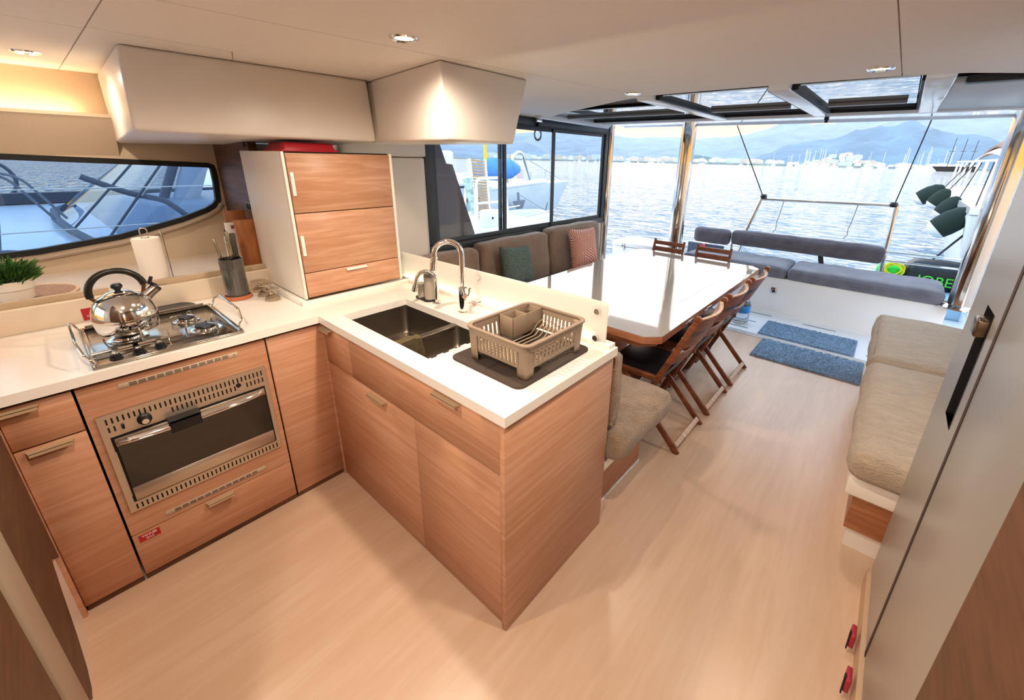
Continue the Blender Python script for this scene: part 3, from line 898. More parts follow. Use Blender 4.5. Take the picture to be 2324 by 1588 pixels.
c_ = MB().lathe([(.029, H + .012), (.029, H + .125), (.026, H + .135), (0, H + .137)], (.19, .49, 0), 28).build('bottle', gry, so, smooth=True)
MB().lathe([(.0285, H + .128), (.028, H + .142), (.022, H + .147), (0, H + .147)], (.19, .49, 0), 28).build('cap', mat('dark_grey_plastic', '#6a6660', .35), c_, smooth=True)
MB().lathe([(.022, H + .012), (.022, H + .085), (.018, H + .09), (0, H + .09)], (.140, .475, 0), 24).build('sponge_cup', gry, so, smooth=True)
MB().box(.105, .17, .455, .505, H, H + .016).build('tray', M['black'], so, bev=.005)

# ---- lit splash panel
sp = thing('splash_guard', 'glowing frosted glass splash guard with chrome studs along the peninsula', 'splash guard', (.45, .62, .935))
pp = []
for (x, z, a0) in ((1.17 - .02, 1.105 - .02, 0), (-.25 - .0, 1.09 - .02, PI / 2)):
    for k in range(5):
        a = a0 + PI / 2 * k / 4
        pp.append((x + .02 * math.cos(a), z + .02 * math.sin(a)))
pp += [(-.27, .938), (1.17, .938)]
MB().prism(pp, 'y', .614, .624).build('panel', M['frosted'], sp)
for (x, z) in ((-.252, 1.061), (-.252, .945), (.434, 1.069), (.432, .950), (1.131, 1.066), (1.131, .952)):
    s = MB().cyl((x, .614, z), (x, .598, z), .0115, n=20).build('stud', M['chrome'], sp, smooth=True)
    MB().cyl((x, .6255, z), (x, .635, z), .010, n=16).build('stud_nut', M['chrome'], s, smooth=True)
ll = thing('led_strip', 'thin warm light strip glowing behind the frosted splash guard', 'light strip', (.45, .634, .94))
MB().box(-.24, 1.12, .628, .642, .938, .942).build('channel', M['white'], ll)
MB().box(-.235, 1.115, .629, .641, .9422, .9445).build('diffuser', M['led_soft'], ll)

# ---- tall pantry cupboard standing on the worktop
pc = thing('pantry_cupboard', 'tall cream pantry cupboard with teak doors standing on the worktop', 'cupboard', (-.47, .3, .945))
PX = -.20
MB().box(-.745, PX - .018, .03, .575, .945, 1.64).build('carcass', M['cream'], pc, bev=.003)
f = MB()
f.box(PX - .018, PX + .002, .030, .043, .945, 1.64)
f.build('face_frame', M['cream'], pc, bev=.002)
MB().box(PX - .018, PX + .002, .560, .575, .945, 1.64).build('face_frame', M['cream'], pc, bev=.002)
MB().box(PX - .018, PX - .014, .043, .560, .945, 1.64).build('shadow_gap', M['cavity'], pc)
def pfront(name, z0, z1):
    return MB().box(PX - .014, PX + .004, .047, .556, z0, z1).build(name, M['oak_pantry'], pc, bev=.0015, seg=1)
d = pfront('door', 1.367, 1.634)
MB().box(PX + .004, PX + .016, .050, .066, 1.445, 1.552).build('handle', M['whitepull'], d, bev=.004)
d = pfront('door', 1.078, 1.363)
MB().box(PX + .004, PX + .016, .050, .066, 1.163, 1.262).build('handle', M['whitepull'], d, bev=.004)
d = pfront('drawer', .952, 1.074)
MB().box(PX + .004, PX + .018, .249, .360, 1.056, 1.069).build('handle', M['whitepull'], d, bev=.003)
rb = thing('tool_case', 'bright red plastic case lying on top of the pantry cupboard', 'case', (-.45, .2, 1.64))
MB().hexa([(-.60, .10, 1.641), (-.36, .10, 1.641), (-.36, .36, 1.641), (-.60, .36, 1.641), (-.585, .12, 1.684), (-.375, .115, 1.684), (-.375, .345, 1.684), (-.585, .345, 1.684)]).build('lid', M['redbox'], rb, bev=.008)
MB().box(-.604, -.356, .096, .364, 1.6405, 1.650).build('tray_rim', M['redbox'], rb, bev=.003)
# ================================================================== things on the worktop
# ---- gas hob
hb = thing('gas_hob', 'stainless steel three-burner gas hob with folding side rails and pot clamps', 'hob', (-.27, -.508, H))
HX0, HX1, HY0, HY1 = -.515, -.022, -.732, -.288
z0 = H + .001
b = MB(); b.box(HX0, HX1, HY0, HY1, z0, z0 + .006)
tray = b.build('tray', M['hobsteel'], hb, bev=.002)
for (a, c, d, e) in ((HX0, HX1, HY0, HY0 + .010), (HX0, HX1, HY1 - .010, HY1), (HX0, HX0 + .010, HY0 + .01, HY1 - .01), (HX1 - .010, HX1, HY0 + .01, HY1 - .01)):
    MB().box(a, c, d, e, z0 + .006, z0 + .012).build('tray_rim', M['hobsteel'], tray, bev=.002)
def burner(x, y, r, cap=True):
    q = MB().lathe([(r * 1.35, z0 + .006), (r * 1.38, z0 + .010), (r * 1.15, z0 + .012), (r * 1.0, z0 + .010), (r * .95, z0 + .018), (r * .8, z0 + .020), (r * .72, z0 + .014)], (x, y, 0), 32).build('burner', M['steel'], hb, smooth=True)
    MB().lathe([(r * .80, z0 + .018), (r * .84, z0 + .024), (r * .78, z0 + .028), (0, z0 + .029)], (x, y, 0), 28).build('burner_cap', M['black'], q, smooth=True)
    for k in range(3):
        a = k * 2 * PI / 3 + .5
        p = lambda rr, z: (x + rr * math.cos(a), y + rr * math.sin(a), z0 + z)
        MB().tube(fillet([p(r * 1.5, .006), p(r * 1.5, .036), p(r * .35, .036)], .008), .003, 8).build('pan_support', M['steel'], q, smooth=True)
burner(-.335, -.415, .034)
burner(-.165, -.385, .042)
burner(-.275, -.610, .045)
for k, (x, y) in enumerate(((-.068, -.668), (-.072, -.606), (-.078, -.545))):
    kb = MB().lathe([(.019, z0 + .006), (.019, z0 + .009), (.015, z0 + .011), (.014, z0 + .024), (0, z0 + .025)], (x, y, 0), 24).build('control_knob', M['black'], hb, smooth=True)
    MB().box(x - .010, x + .010, y - .008, y + .008, z0 + .024, z0 + .031).build('knob_grip', M['steel'], kb, bev=.002)
for (y0, y1) in ((-.722, -.672), (-.655, -.615), (-.60, -.55), (-.535, -.47)):
    MB().cyl((-.118, y0, z0 + .022), (-.118, y1, z0 + .022), .0085, n=16).build('clamp_roller', M['steel'], hb, smooth=True)
MB().tube([(HX0 + .02, HY0 + .02, z0 + .02), (HX0 + .02, HY1 - .03, z0 + .02)], .006, 10).build('back_rail', M['steel'], hb, smooth=True)
MB().tube(fillet([(-.03, -.52, z0 + .006), (-.03, -.52, z0 + .03), (-.20, -.50, z0 + .03), (-.20, -.50, z0 + .006)], .01), .003, 8).build('pot_clamp', M['steel'], hb, smooth=True)
for (yy, sg) in ((HY0 + .012, -1), (HY1 - .012, 1)):
    pts = [(-.05, yy, z0 + .008), (-.065, yy + sg * .012, z0 + .03), (-.05, yy + sg * .02, z0 + .048), (-.12, yy + sg * .03, z0 + .078), (-.39, yy + sg * .03, z0 + .078), (-.46, yy + sg * .02, z0 + .048), (-.445, yy + sg * .012, z0 + .03), (-.46, yy, z0 + .008)]
    MB().tube(fillet(pts, .014, 4), .0042, 8).build('side_rail', M['steel'], hb, smooth=True)
    MB().tube([(HX0 + .01, yy, z0 + .010), (HX1 - .01, yy, z0 + .010)], .0055, 8).build('rail_hinge', M['steel'], hb, smooth=True)

# ---- kettle on the front left burner
KX, KY, KZ = -.272, -.598, z0 + .040
kt = thing('kettle', 'round polished steel whistling kettle with black arched handle on the hob', 'kettle', (KX, KY, KZ))
KR, KH = .91, 1.14
kl = lambda L_: [(r * KR, KZ + h * KH) for r, h in L_]
MB().lathe(kl([(0, 0), (.085, 0), (.096, .004), (.101, .014), (.104, .040), (.1045, .046)]), (KX, KY, 0), 48).build('base_pan', M['chrome'], kt, smooth=True)
MB().lathe(kl([(.1045, .046), (.106, .048), (.105, .060), (.100, .082), (.088, .105), (.068, .122), (.045, .131)]), (KX, KY, 0), 48).build('body', M['steel'], kt, smooth=True)
ld = MB().lathe(kl([(.046, .130), (.047, .133), (.035, .138), (.015, .141), (0, .142)]), (KX, KY, 0), 36).build('lid', M['chrome'], kt, smooth=True)
MB().lathe(kl([(0, .140), (.009, .142), (.012, .147), (.018, .152), (.019, .158), (.014, .165), (0, .167)]), (KX, KY, 0), 24).build('lid_knob', M['black'], ld, smooth=True)
hp = [Vector((KX, KY + .078 * math.cos(a), KZ + .160 + .078 * math.sin(a))) for a in [PI * 1.05 - k * PI * 1.0 / 20 for k in range(21)]]
hd = MB().tube(hp, .0115, 14).build('handle', mat('black_bakelite', '#16140f', .35), kt, smooth=True)
for e, s in ((hp[0], -1), (hp[-1], 1)):
    MB().bar(e, (KX, KY + s * .066, KZ + .132), .012, .003, (1, 0, 0)).build('handle_strap', M['steel'], hd)
d = Vector((-.05, .75, .62)).normalized()
p0 = Vector((KX - .005, KY + .062, KZ + .112))
spt = MB().tube([p0, p0 + d * .03, p0 + d * .058], [.022, .0195, .021], 20).build('spout', M['steel'], kt, smooth=True)
pe = p0 + d * .058
MB().tube([pe, pe + d * .010], [.0215, .019], 20).build('spout_cap', M['black'], spt, smooth=True)
MB().tube([pe + d * .006, pe + Vector((-.002, -.012, .022)), pe + Vector((0, -.002, .045))], [.009, .008, .006], 10).build('whistle_lever', M['black'], spt, smooth=True)

tv = MB(); tv.lathe([(0, H + .0005), (.098, H + .0005), (.10, H + .003), (.098, H + .006), (0, H + .006)], (-.575, -.43, 0), 48)
tag(tv.build('trivet', M['slate'], smooth=True), 'flat round dark trivet lying on the worktop behind the hob', 'trivet')

# ---- ledge: plant on a woven placemat
pm = thing('placemat', 'round woven brown placemat with a pale rim on the window ledge', 'placemat', (-.885, -.86, 1.019))
MB().lathe([(0, 1.0195), (.170, 1.0195), (.170, 1.026), (0, 1.026)], (-.885, -.86, 0), 56).build('weave', M['placemat'], pm)
MB().tube([(-.885 + .175 * math.cos(2 * PI * k / 56), -.86 + .175 * math.sin(2 * PI * k / 56), 1.0245) for k in range(56)], .0055, 8, closed=True).build('rim', M['cord'], pm, smooth=True)
PXc, PYc, PZ = -.80, -.865, 1.0265
pt = thing('potted_plant', 'bushy green herb plant in a cream two-tier pot on the placemat', 'potted plant', (PXc, PYc, PZ))
MB().lathe([(0, PZ), (.040, PZ), (.052, PZ + .006), (.057, PZ + .045), (.062, PZ + .05), (.063, PZ + .085), (.059, PZ + .086), (.056, PZ + .07), (0, PZ + .07)], (PXc, PYc, 0), 40).build('pot', M['pot'], pt, smooth=True)
MB().lathe([(0, PZ + .074), (.056, PZ + .072)], (PXc, PYc, 0), 24).build('soil', M['darkwood'], pt)
R = random.Random(3)
lf = [MB(), MB()]
for k in range(620):
    a = R.random() * 2 * PI; rr = math.sqrt(R.random())
    bx, by = PXc + .05 * rr * math.cos(a), PYc + .05 * rr * math.sin(a)
    out = Vector((math.cos(a), math.sin(a), 0)) * (rr * R.uniform(.5, 1.2))
    hgt = R.uniform(.04, .125) * (1.08 - .4 * rr)
    base = Vector((bx, by, PZ + .07)) + out * .02 * R.random() + Vector((0, 0, hgt * R.random() * .8))
    tip = base + out * .045 + Vector((R.uniform(-.014, .014), R.uniform(-.014, .014), R.uniform(.018, .045)))
    w = R.uniform(.0035, .006)
    side = (tip - base).cross(Vector((R.uniform(-1, 1), R.uniform(-1, 1), R.uniform(-1, 1)))).normalized() * w
    mid = (base + tip) / 2 + Vector((0, 0, .004))
    q = lf[k % 2]
    v = [q.bm.verts.new(p) for p in (base, mid + side, tip, mid - side)]
    q.bm.faces.new(v)
for k in range(2):
    lf[k].build('foliage', M['leaf'] if k == 0 else M['leafdark'], pt)['kind'] = 'stuff'
for k in range(9):
    a = k * .7
    MB().tube([(PXc + .02 * math.cos(a), PYc + .02 * math.sin(a), PZ + .07), (PXc + .035 * math.cos(a), PYc + .035 * math.sin(a), PZ + .15)], .0015, 5).build('stem', M['leafdark'], pt)

# ---- paper towel roll
TX, TY, TZ = -.745, -.425, 1.0185
tw = thing('paper_towel_roll', 'white paper towel roll on a wire stand on the window ledge', 'paper towel', (TX, TY, TZ))
MB().lathe([(.018, TZ + .006), (.050, TZ + .006), (.052, TZ + .010), (.052, TZ + .218), (.050, TZ + .222), (.018, TZ + .222), (.018, TZ + .20)], (TX, TY, 0), 40).build('roll', M['paper'], tw, smooth=True)
MB().tube(fillet([(TX, TY, TZ), (TX, TY - .012, TZ + .21), (TX, TY - .013, TZ + .268), (TX, TY + .013, TZ + .268), (TX, TY + .012, TZ + .21), (TX, TY, TZ + .03)], .013), .0028, 8).build('wire_loop', M['steel'], tw, smooth=True)
MB().tube(fillet([(TX, TY + .062, TZ + .003), (TX, TY + .062, TZ + .235), (TX + .002, TY + .056, TZ + .25)], .01), .0025, 8).build('side_wire', M['steel'], tw, smooth=True)
MB().tube([(TX + .062 * math.cos(2 * PI * k / 32), TY + .062 * math.sin(2 * PI * k / 32), TZ + .003) for k in range(32)], .003, 6, closed=True).build('wire_base', M['steel'], tw, smooth=True)

# ---- knife holder on a terracotta saucer
NX, NY = -.553, -.158
sc_ = MB().lathe([(0, H + .0005), (.058, H + .0005), (.061, H + .004), (.060, H + .018), (.054, H + .020), (.052, H + .010), (0, H + .009)], (NX, NY, 0), 40).build('saucer', M['terracotta'], smooth=True)
tag(sc_, 'small round terracotta saucer under the dark knife holder', 'saucer')
kh = thing('knife_holder', 'glossy dark cylindrical knife holder standing on a terracotta saucer', 'knife holder', (NX, NY, H + .01))
z1 = H + .0095
MB().lathe([(0, z1), (.046, z1), (.050, z1 + .01), (.052, z1 + .198), (.0505, z1 + .200), (.047, z1 + .198), (.046, z1 + .12), (0, z1 + .12)], (NX, NY, 0), 40).build('cup', M['knifecup'], kh, smooth=True)
knm = mat('knife_handle_steel', '#a59a80', .28, .9)
knb = mat('knife_handle_dark', '#3a362d', .5)
for i, (dx, dy, lx, ly, hgt, w, mm, lab) in enumerate(((.0, -.030, .0, -.014, .105, .012, knm, 'steel-handled knife leaning out of the dark knife holder, nearest the kettle side'), (.016, .004, .006, -.006, .088, .011, knm, 'short steel-handled knife in the middle of the dark knife holder'), (.002, .012, .003, -.004, .135, .011, knm, 'tall thin steel-handled knife at the back of the dark knife holder'), (-.012, .028, -.002, .004, .120, .022, knb, 'broad dark-handled kitchen tool standing in the dark knife holder'))):
    kf = thing('kitchen_knife', lab, 'knife', (NX + dx, NY + dy, z1 + .125), 'knives in the dark holder')
    p0 = Vector((NX + dx, NY + dy, z1 + .125)); p1 = p0 + Vector((lx * .5, ly * .5, .075)); p2 = p0 + Vector((lx * 1.4, ly * 1.4, .075 + hgt))
    MB().bar(p0, p1, w * .8, .002, (1, 0, 0)).build('blade', M['steel'], kf)
    MB().bar(p1, p2, w * 1.1, w, (1, 0, 0)).build('handle', mm, kf, bev=.004)

# ---- wooden board rack with boards
bx = thing('board_block', 'upright bamboo block for cutting boards beside the pantry cupboard', 'board block', (-.80, 0, 1.019))
MB().box(-.785, -.752, -.055, .045, 1.0185, 1.285).build('front_board', M['block'], bx, bev=.003)
MB().box(-.93, -.915, -.055, .045, 1.0185, 1.32).build('rear_board', M['block'], bx, bev=.003)
MB().box(-.915, -.785, -.055, .045, 1.0185, 1.035).build('base', M['block'], bx, bev=.003)
for (x, hh, mm, lab) in ((-.828, .232, M['white'], 'white plastic cutting board with a hand slot in the bamboo block'), (-.862, .19, M['black'], 'black cutting board standing in the bamboo block'), (-.893, .15, M['white'], 'low white cutting board at the rear of the bamboo block')):
    cbd = thing('cutting_board', lab, 'cutting board', (x, -.02, 1.036))
    y0, y1, za, zb = -.085, .03, 1.0355, 1.0355 + hh
    for (a, c, d, e) in ((y0, y1, za, zb - .035), (y0, y1, zb - .015, zb), (y0, y0 + .025, zb - .035, zb - .015), (y1 - .025, y1, zb - .035, zb - .015)):
        MB().box(x - .005, x + .005, a, c, d, e).build('board', mm, cbd)
sw = thing('switch_panel', 'small grey switch panel on the dark end wall above the bamboo block', 'switch', (-.86, .06, 1.34))
MB().box(-.90, -.80, .052, .0645, 1.32, 1.37).build('plate', mat('grey_plate', '#5e646c', .4), sw, bev=.004)
for k in range(2):
    MB().box(-.885 + k * .04, -.86 + k * .04, .047, .0525, 1.33, 1.36).build('rocker', M['black'], sw, bev=.002)

# ---- three upturned glasses
gl = glass('clear_drinking_glass', '#f0ebe4')
rimm = mat('glass_rim', '#b9afa2', .1, .6)
for (x, y, lab) in ((-.60, -.045, 'upturned clear glass beside the knife holder and the pantry cupboard'), (-.505, -.050, 'upturned stemmed glass between two other glasses by the pantry cupboard'), (-.400, -.052, 'upturned stemmed glass at the corner of the pantry cupboard base')):
    g_ = thing('drinking_glass', lab, 'glass', (x, y, H), 'upturned glasses by the pantry cupboard')
    MB().lathe([(.036, H + .0005), (.037, H + .0005), (.030, H + .018), (.012, H + .034), (.007, H + .045), (.007, H + .05), (.006, H + .045), (.011, H + .033), (.029, H + .017), (.036, H + .0005)], (x, y, 0), 32).build('bowl', gl, g_, smooth=True)
    MB().lathe([(.006, H + .049), (.030, H + .056), (.036, H + .057), (.036, H + .059), (.006, H + .056), (0, H + .056)], (x, y, 0), 32).build('foot', gl, g_, smooth=True)
    MB().tube([(x + .036 * math.cos(2 * PI * k / 36), y + .036 * math.sin(2 * PI * k / 36), H + .058) for k in range(36)], .0016, 6, closed=True).build('foot_rim', rimm, g_, smooth=True)
    MB().tube([(x, y, H + .03), (x, y, H + .052)], [.012, .0045], 12).build('stem', rimm, g_, smooth=True)

# ---- dish rack on its drying mat
mt = MB()
ply = []
for (x, y, a0) in ((1.145 - .03, .555 - .03, 0), (.79 + .03, .555 - .03, PI / 2), (.79 + .03, .135 + .03, PI), (1.145 - .03, .135 + .03, 1.5 * PI)):
    for k in range(5):
        a = a0 + PI / 2 * k / 4
        ply.append((x + .03 * math.cos(a), y + .03 * math.sin(a)))
mt.prism(ply, 'z', H + .0005, H + .010)
dm = thing('drying_mat', 'dark brown textured drying mat under the dish rack', 'mat', (.967, .345, H))
mt.build('pad', M['rackmat'], dm, bev=.003)
cen = (.9675, .345)
for k in range(2):
    MB().box(.84 + .0, 1.10, .345 - .0015, .345 + .0015, H + .0101, H + .0106).build('crease', M['gasket'], dm) if k == 0 else MB().box(.9665, .9685, .15, .54, H + .0101, H + .0106).build('crease', M['gasket'], dm)
rk = thing('dish_rack', 'taupe plastic dish rack with slatted sides and cutlery caddy', 'dish rack', (.998, .335, H + .0105))
zf = H + .0105
X0, X1, Y0, Y1 = .848, 1.143, .170, .512
ZR0, ZR1 = zf + .038, zf + .132
def rrect(x0, x1, y0, y1, r, z, n=6):
    p = []
    for (x, y, a0) in ((x1 - r, y1 - r, 0), (x0 + r, y1 - r, PI / 2), (x0 + r, y0 + r, PI), (x1 - r, y0 + r, 1.5 * PI)):
        for k in range(n + 1):
            a = a0 + PI / 2 * k / n
            p.append((x + r * math.cos(a), y + r * math.sin(a), z))
    return p
def band(z0_, z1_, g0, g1, t, name, par):
    b = MB()
    A = rrect(X0 + g0, X1 - g0, Y0 + g0, Y1 - g0, .035, z0_); B = rrect(X0 + g1, X1 - g1, Y0 + g1, Y1 - g1, .035, z1_)
    C = rrect(X0 + g1 + t, X1 - g1 - t, Y0 + g1 + t, Y1 - g1 - t, .033, z1_); D = rrect(X0 + g0 + t, X1 - g0 - t, Y0 + g0 + t, Y1 - g0 - t, .033, z0_)
    vs = [[b.bm.verts.new(p) for p in q] for q in (A, B, C, D)]
    m_ = len(A)
    for P, Q in ((0, 1), (1, 2), (2, 3), (3, 0)):
        for k in range(m_):
            b.bm.faces.new((vs[P][k], vs[P][(k + 1) % m_], vs[Q][(k + 1) % m_], vs[Q][k]))
    return b.build(name, M['taupe'], par, smooth=True)
band(ZR1 - .030, ZR1 - .004, .004, .0, .004, 'upper_band', rk)
band(ZR1 - .005, ZR1 + .001, -.006, -.006, .014, 'rim', rk)
band(ZR0, ZR0 + .012, .011, .0095, .004, 'lower_band', rk)
def slat(p, q, w, t, along):
    MB().bar(p, q, w, t, along).build('slat', M['taupe'], rk)
ns = 12
for k in range(ns):
    y = Y0 + .052 + k * (Y1 - Y0 - .104) / (ns - 1)
    for (xa, xb) in ((X0 + .011, X0 + .005), (X1 - .011, X1 - .005)):
        MB().hexa([(xa - .0018, y - .0055, ZR0 + .01), (xa + .0018, y - .0055, ZR0 + .01), (xa + .0018, y + .0055, ZR0 + .01), (xa - .0018, y + .0055, ZR0 + .01), (xb - .0018, y - .0055, ZR1 - .028), (xb + .0018, y - .0055, ZR1 - .028), (xb + .0018, y + .0055, ZR1 - .028), (xb - .0018, y + .0055, ZR1 - .028)]).build('slat', M['taupe'], rk)
for k in range(ns):
    x = X0 + .048 + k * (X1 - X0 - .096) / (ns - 1)
    for (ya, yb) in ((Y0 + .011, Y0 + .005), (Y1 - .011, Y1 - .005)):
        MB().hexa([(x - .0045, ya - .0018, ZR0 + .01), (x + .0045, ya - .0018, ZR0 + .01), (x + .0045, ya + .0018, ZR0 + .01), (x - .0045, ya + .0018, ZR0 + .01), (x - .0045, yb - .0018, ZR1 - .028), (x + .0045, yb - .0018, ZR1 - .028), (x + .0045, yb + .0018, ZR1 - .028), (x - .0045, yb + .0018, ZR1 - .028)]).build('slat', M['taupe'], rk)
for (cx, cy, a0) in ((X1 - .04, Y1 - .04, 0), (X0 + .04, Y1 - .04, PI / 2), (X0 + .04, Y0 + .04, PI), (X1 - .04, Y0 + .04, 1.5 * PI)):
    b = MB()
    def leg(u, v, cx=cx, cy=cy, a0=a0):
        a = a0 - .35 + (PI / 2 + .7) * u
        zz = zf + (ZR1 - .01 - zf) * v
        g = .013 * (1 - v)
        r = .036 - g * .3
        k = .0345
        px = max(-k, min(k, 1.12 * k * math.cos(a) * 1.1)); py = max(-k, min(k, 1.12 * k * math.sin(a) * 1.1))
        s = 1 - .22 * (1 - v)
        return (cx + px * s, cy + py * s, zz)
    b.grid(leg, 14, 5)
    o = b.build('corner_leg', M['taupe'], rk, smooth=True)
    sm = o.modifiers.new('thick', 'SOLIDIFY'); sm.thickness = .003; sm.offset = -1
ft = MB().box(X0 + .014, X1 - .014, Y0 + .014, Y0 + .12, ZR0 + .004, ZR0 + .008).build('perforated_tray', M['taupelight'], rk)
hl = MB()
for i in range(16):
    for j in range(6):
        hl.box(X0 + .026 + i * .0165, X0 + .032 + i * .0165, Y0 + .024 + j * .0165, Y0 + .029 + j * .0165, ZR0 + .0079, ZR0 + .0084)
hl.build('tray_holes', M['cavity'], ft)['kind'] = 'stuff'
MB().box(X0 + .014, X1 - .014, Y1 - .022, Y1 - .012, ZR0 + .004, ZR0 + .010).build('tray_edge', M['taupe'], rk)
for k in range(9):
    x = X0 + .10 + k * .0215
    MB().tube(fillet([(x, Y0 + .118, ZR0 + .008), (x, Y0 + .255, ZR0 + .008), (x, Y0 + .285, ZR0 + .042), (x, Y0 + .325, ZR0 + .050)], .02, 4), .0021, 6).build('plate_rib', M['taupelight'], rk, smooth=True)

cx0, cx1, cy0, cy1 = X0 + .012, X0 + .085, Y0 + .16, Y1 - .012
cz0, cz1 = ZR0 + .009, ZR1 - .002
for (a, c, d, e, f_, g_) in ((cx0, cx1, cy0, cy0 + .003, cz0, cz1), (cx0, cx1, cy1 - .003, cy1, cz0, cz1), (cx0, cx0 + .003, cy0, cy1, cz0, cz1), (cx1 - .003, cx1, cy0, cy1, cz0, cz1), (cx0, cx1, (cy0 + cy1) / 2 - .0015, (cy0 + cy1) / 2 + .0015, cz0, cz1 - .003), (cx0, cx1, cy0, cy1, cz0, cz0 + .003)):
    MB().box(a, c, d, e, f_, g_).build('caddy_wall', M['taupe'], rk, bev=.001, seg=1)
# ================================================================== saloon
def cushion(name, x0, x1, y0, y1, z0, z1, r, m, par=None, puff=.012, lean=None, seed=0):
    """soft rounded block; puff swells the faces a little"""
    b = MB()
    nx, ny, nz = 14, 14, 6
    bm = b.bm
    c = Vector(((x0 + x1) / 2, (y0 + y1) / 2, (z0 + z1) / 2)); h = Vector(((x1 - x0) / 2, (y1 - y0) / 2, (z1 - z0) / 2))
    bmesh.ops.create_cube(bm, size=2)
    bmesh.ops.subdivide_edges(bm, edges=bm.edges[:], cuts=15, use_grid_fill=True)
    R = random.Random(seed)
    ph = [R.random() * 6 for _ in range(6)]
    for v in bm.verts:
        p = Vector(v.co)
        # concentrate grid lines near the edges, then round
        q = Vector([math.copysign(1 - (1 - abs(t)) ** 1.5, t) for t in p])
        w = Vector((q.x * h.x, q.y * h.y, q.z * h.z))
        inner = Vector([max(-(hh - r), min(hh - r, t)) for t, hh in zip(w, h)])
        dlt = w - inner
        if dlt.length > 1e-9:
            w = inner + dlt.normalized() * r if max(abs(dlt.x), abs(dlt.y), abs(dlt.z)) > r * .999 or dlt.length > r else inner + dlt
        # faces swell
        f = (1 - abs(q.x) ** 4) * (1 - abs(q.y) ** 4) + (1 - abs(q.x) ** 4) * (1 - abs(q.z) ** 4) * .6 + (1 - abs(q.z) ** 4) * (1 - abs(q.y) ** 4) * .6
        nrm = Vector((p.x if abs(p.x) > .999 else 0, p.y if abs(p.y) > .999 else 0, p.z if abs(p.z) > .999 else 0))
        if nrm.z < 0: nrm = Vector((0, 0, 0))
        w += nrm * puff * f * .7
        w += nrm * .0035 * (math.sin(w.x * 17 + ph[0]) + math.sin(w.y * 15 + ph[1]) + math.sin(w.z * 23 + ph[2]))
        v.co = c + w
        if lean:
            v.co.x += lean[0] * (v.co.z - z0); v.co.y += lean[1] * (v.co.z - z0)
    return b.build(name, m, par, smooth=True, angle=80)

# ---- dining table
tb = thing('dining_table', 'long white glossy dining table with clipped corners on a wooden pedestal', 'table', (.5, 2.35, 0))
TX0, TX1, TY0, TY1, TZ1, ch = -.11, 1.122, 1.252, 3.47, .72, .075
poly = [(TX0 + ch, TY0), (TX1 - ch, TY0), (TX1, TY0 + ch), (TX1, TY1 - ch), (TX1 - ch, TY1), (TX0 + ch, TY1), (TX0, TY1 - ch), (TX0, TY0 + ch)]
MB().prism(poly, 'z', TZ1 - .004, TZ1).build('tabletop', M['tablewhite'], tb)
MB().prism(poly, 'z', TZ1 - .045, TZ1 - .0045).build('edge_band', M['tablewood'], tb)
MB().prism([(x + (.06 if x < .5 else -.06), y + (.06 if y < 2 else -.06)) for x, y in poly], 'z', TZ1 - .10, TZ1 - .046).build('apron', M['tablewood'], tb)
for y in (1.75, 2.95):
    MB().box(.36, .66, y - .10, y + .10, .02, TZ1 - .10).build('pedestal', M['tablewood'], tb, bev=.01)
MB().box(.30, .72, 1.55, 3.15, 0.001, .02).build('base_plate', M['steel'], tb, bev=.004)
for (ya, yb) in ((1.62, 1.78), (1.98, 2.14)):
    MB().box(TX1 + .0, TX1 + .006, ya, yb, TZ1 - .036, TZ1 - .018).build('table_latch', M['steel'], tb, bev=.002)
seam = MB(); seam.tube([(TX1 - .16, 1.95, TZ1 + .0002), (TX1 - .15, 2.6, TZ1 + .0002), (TX1 - .13, 3.46, TZ1 + .0002)], .0012, 4)
seam.build('leaf_joint', mat('joint_grey', '#8f8a82', .6), tb)  # plain grey line along the leaf joint

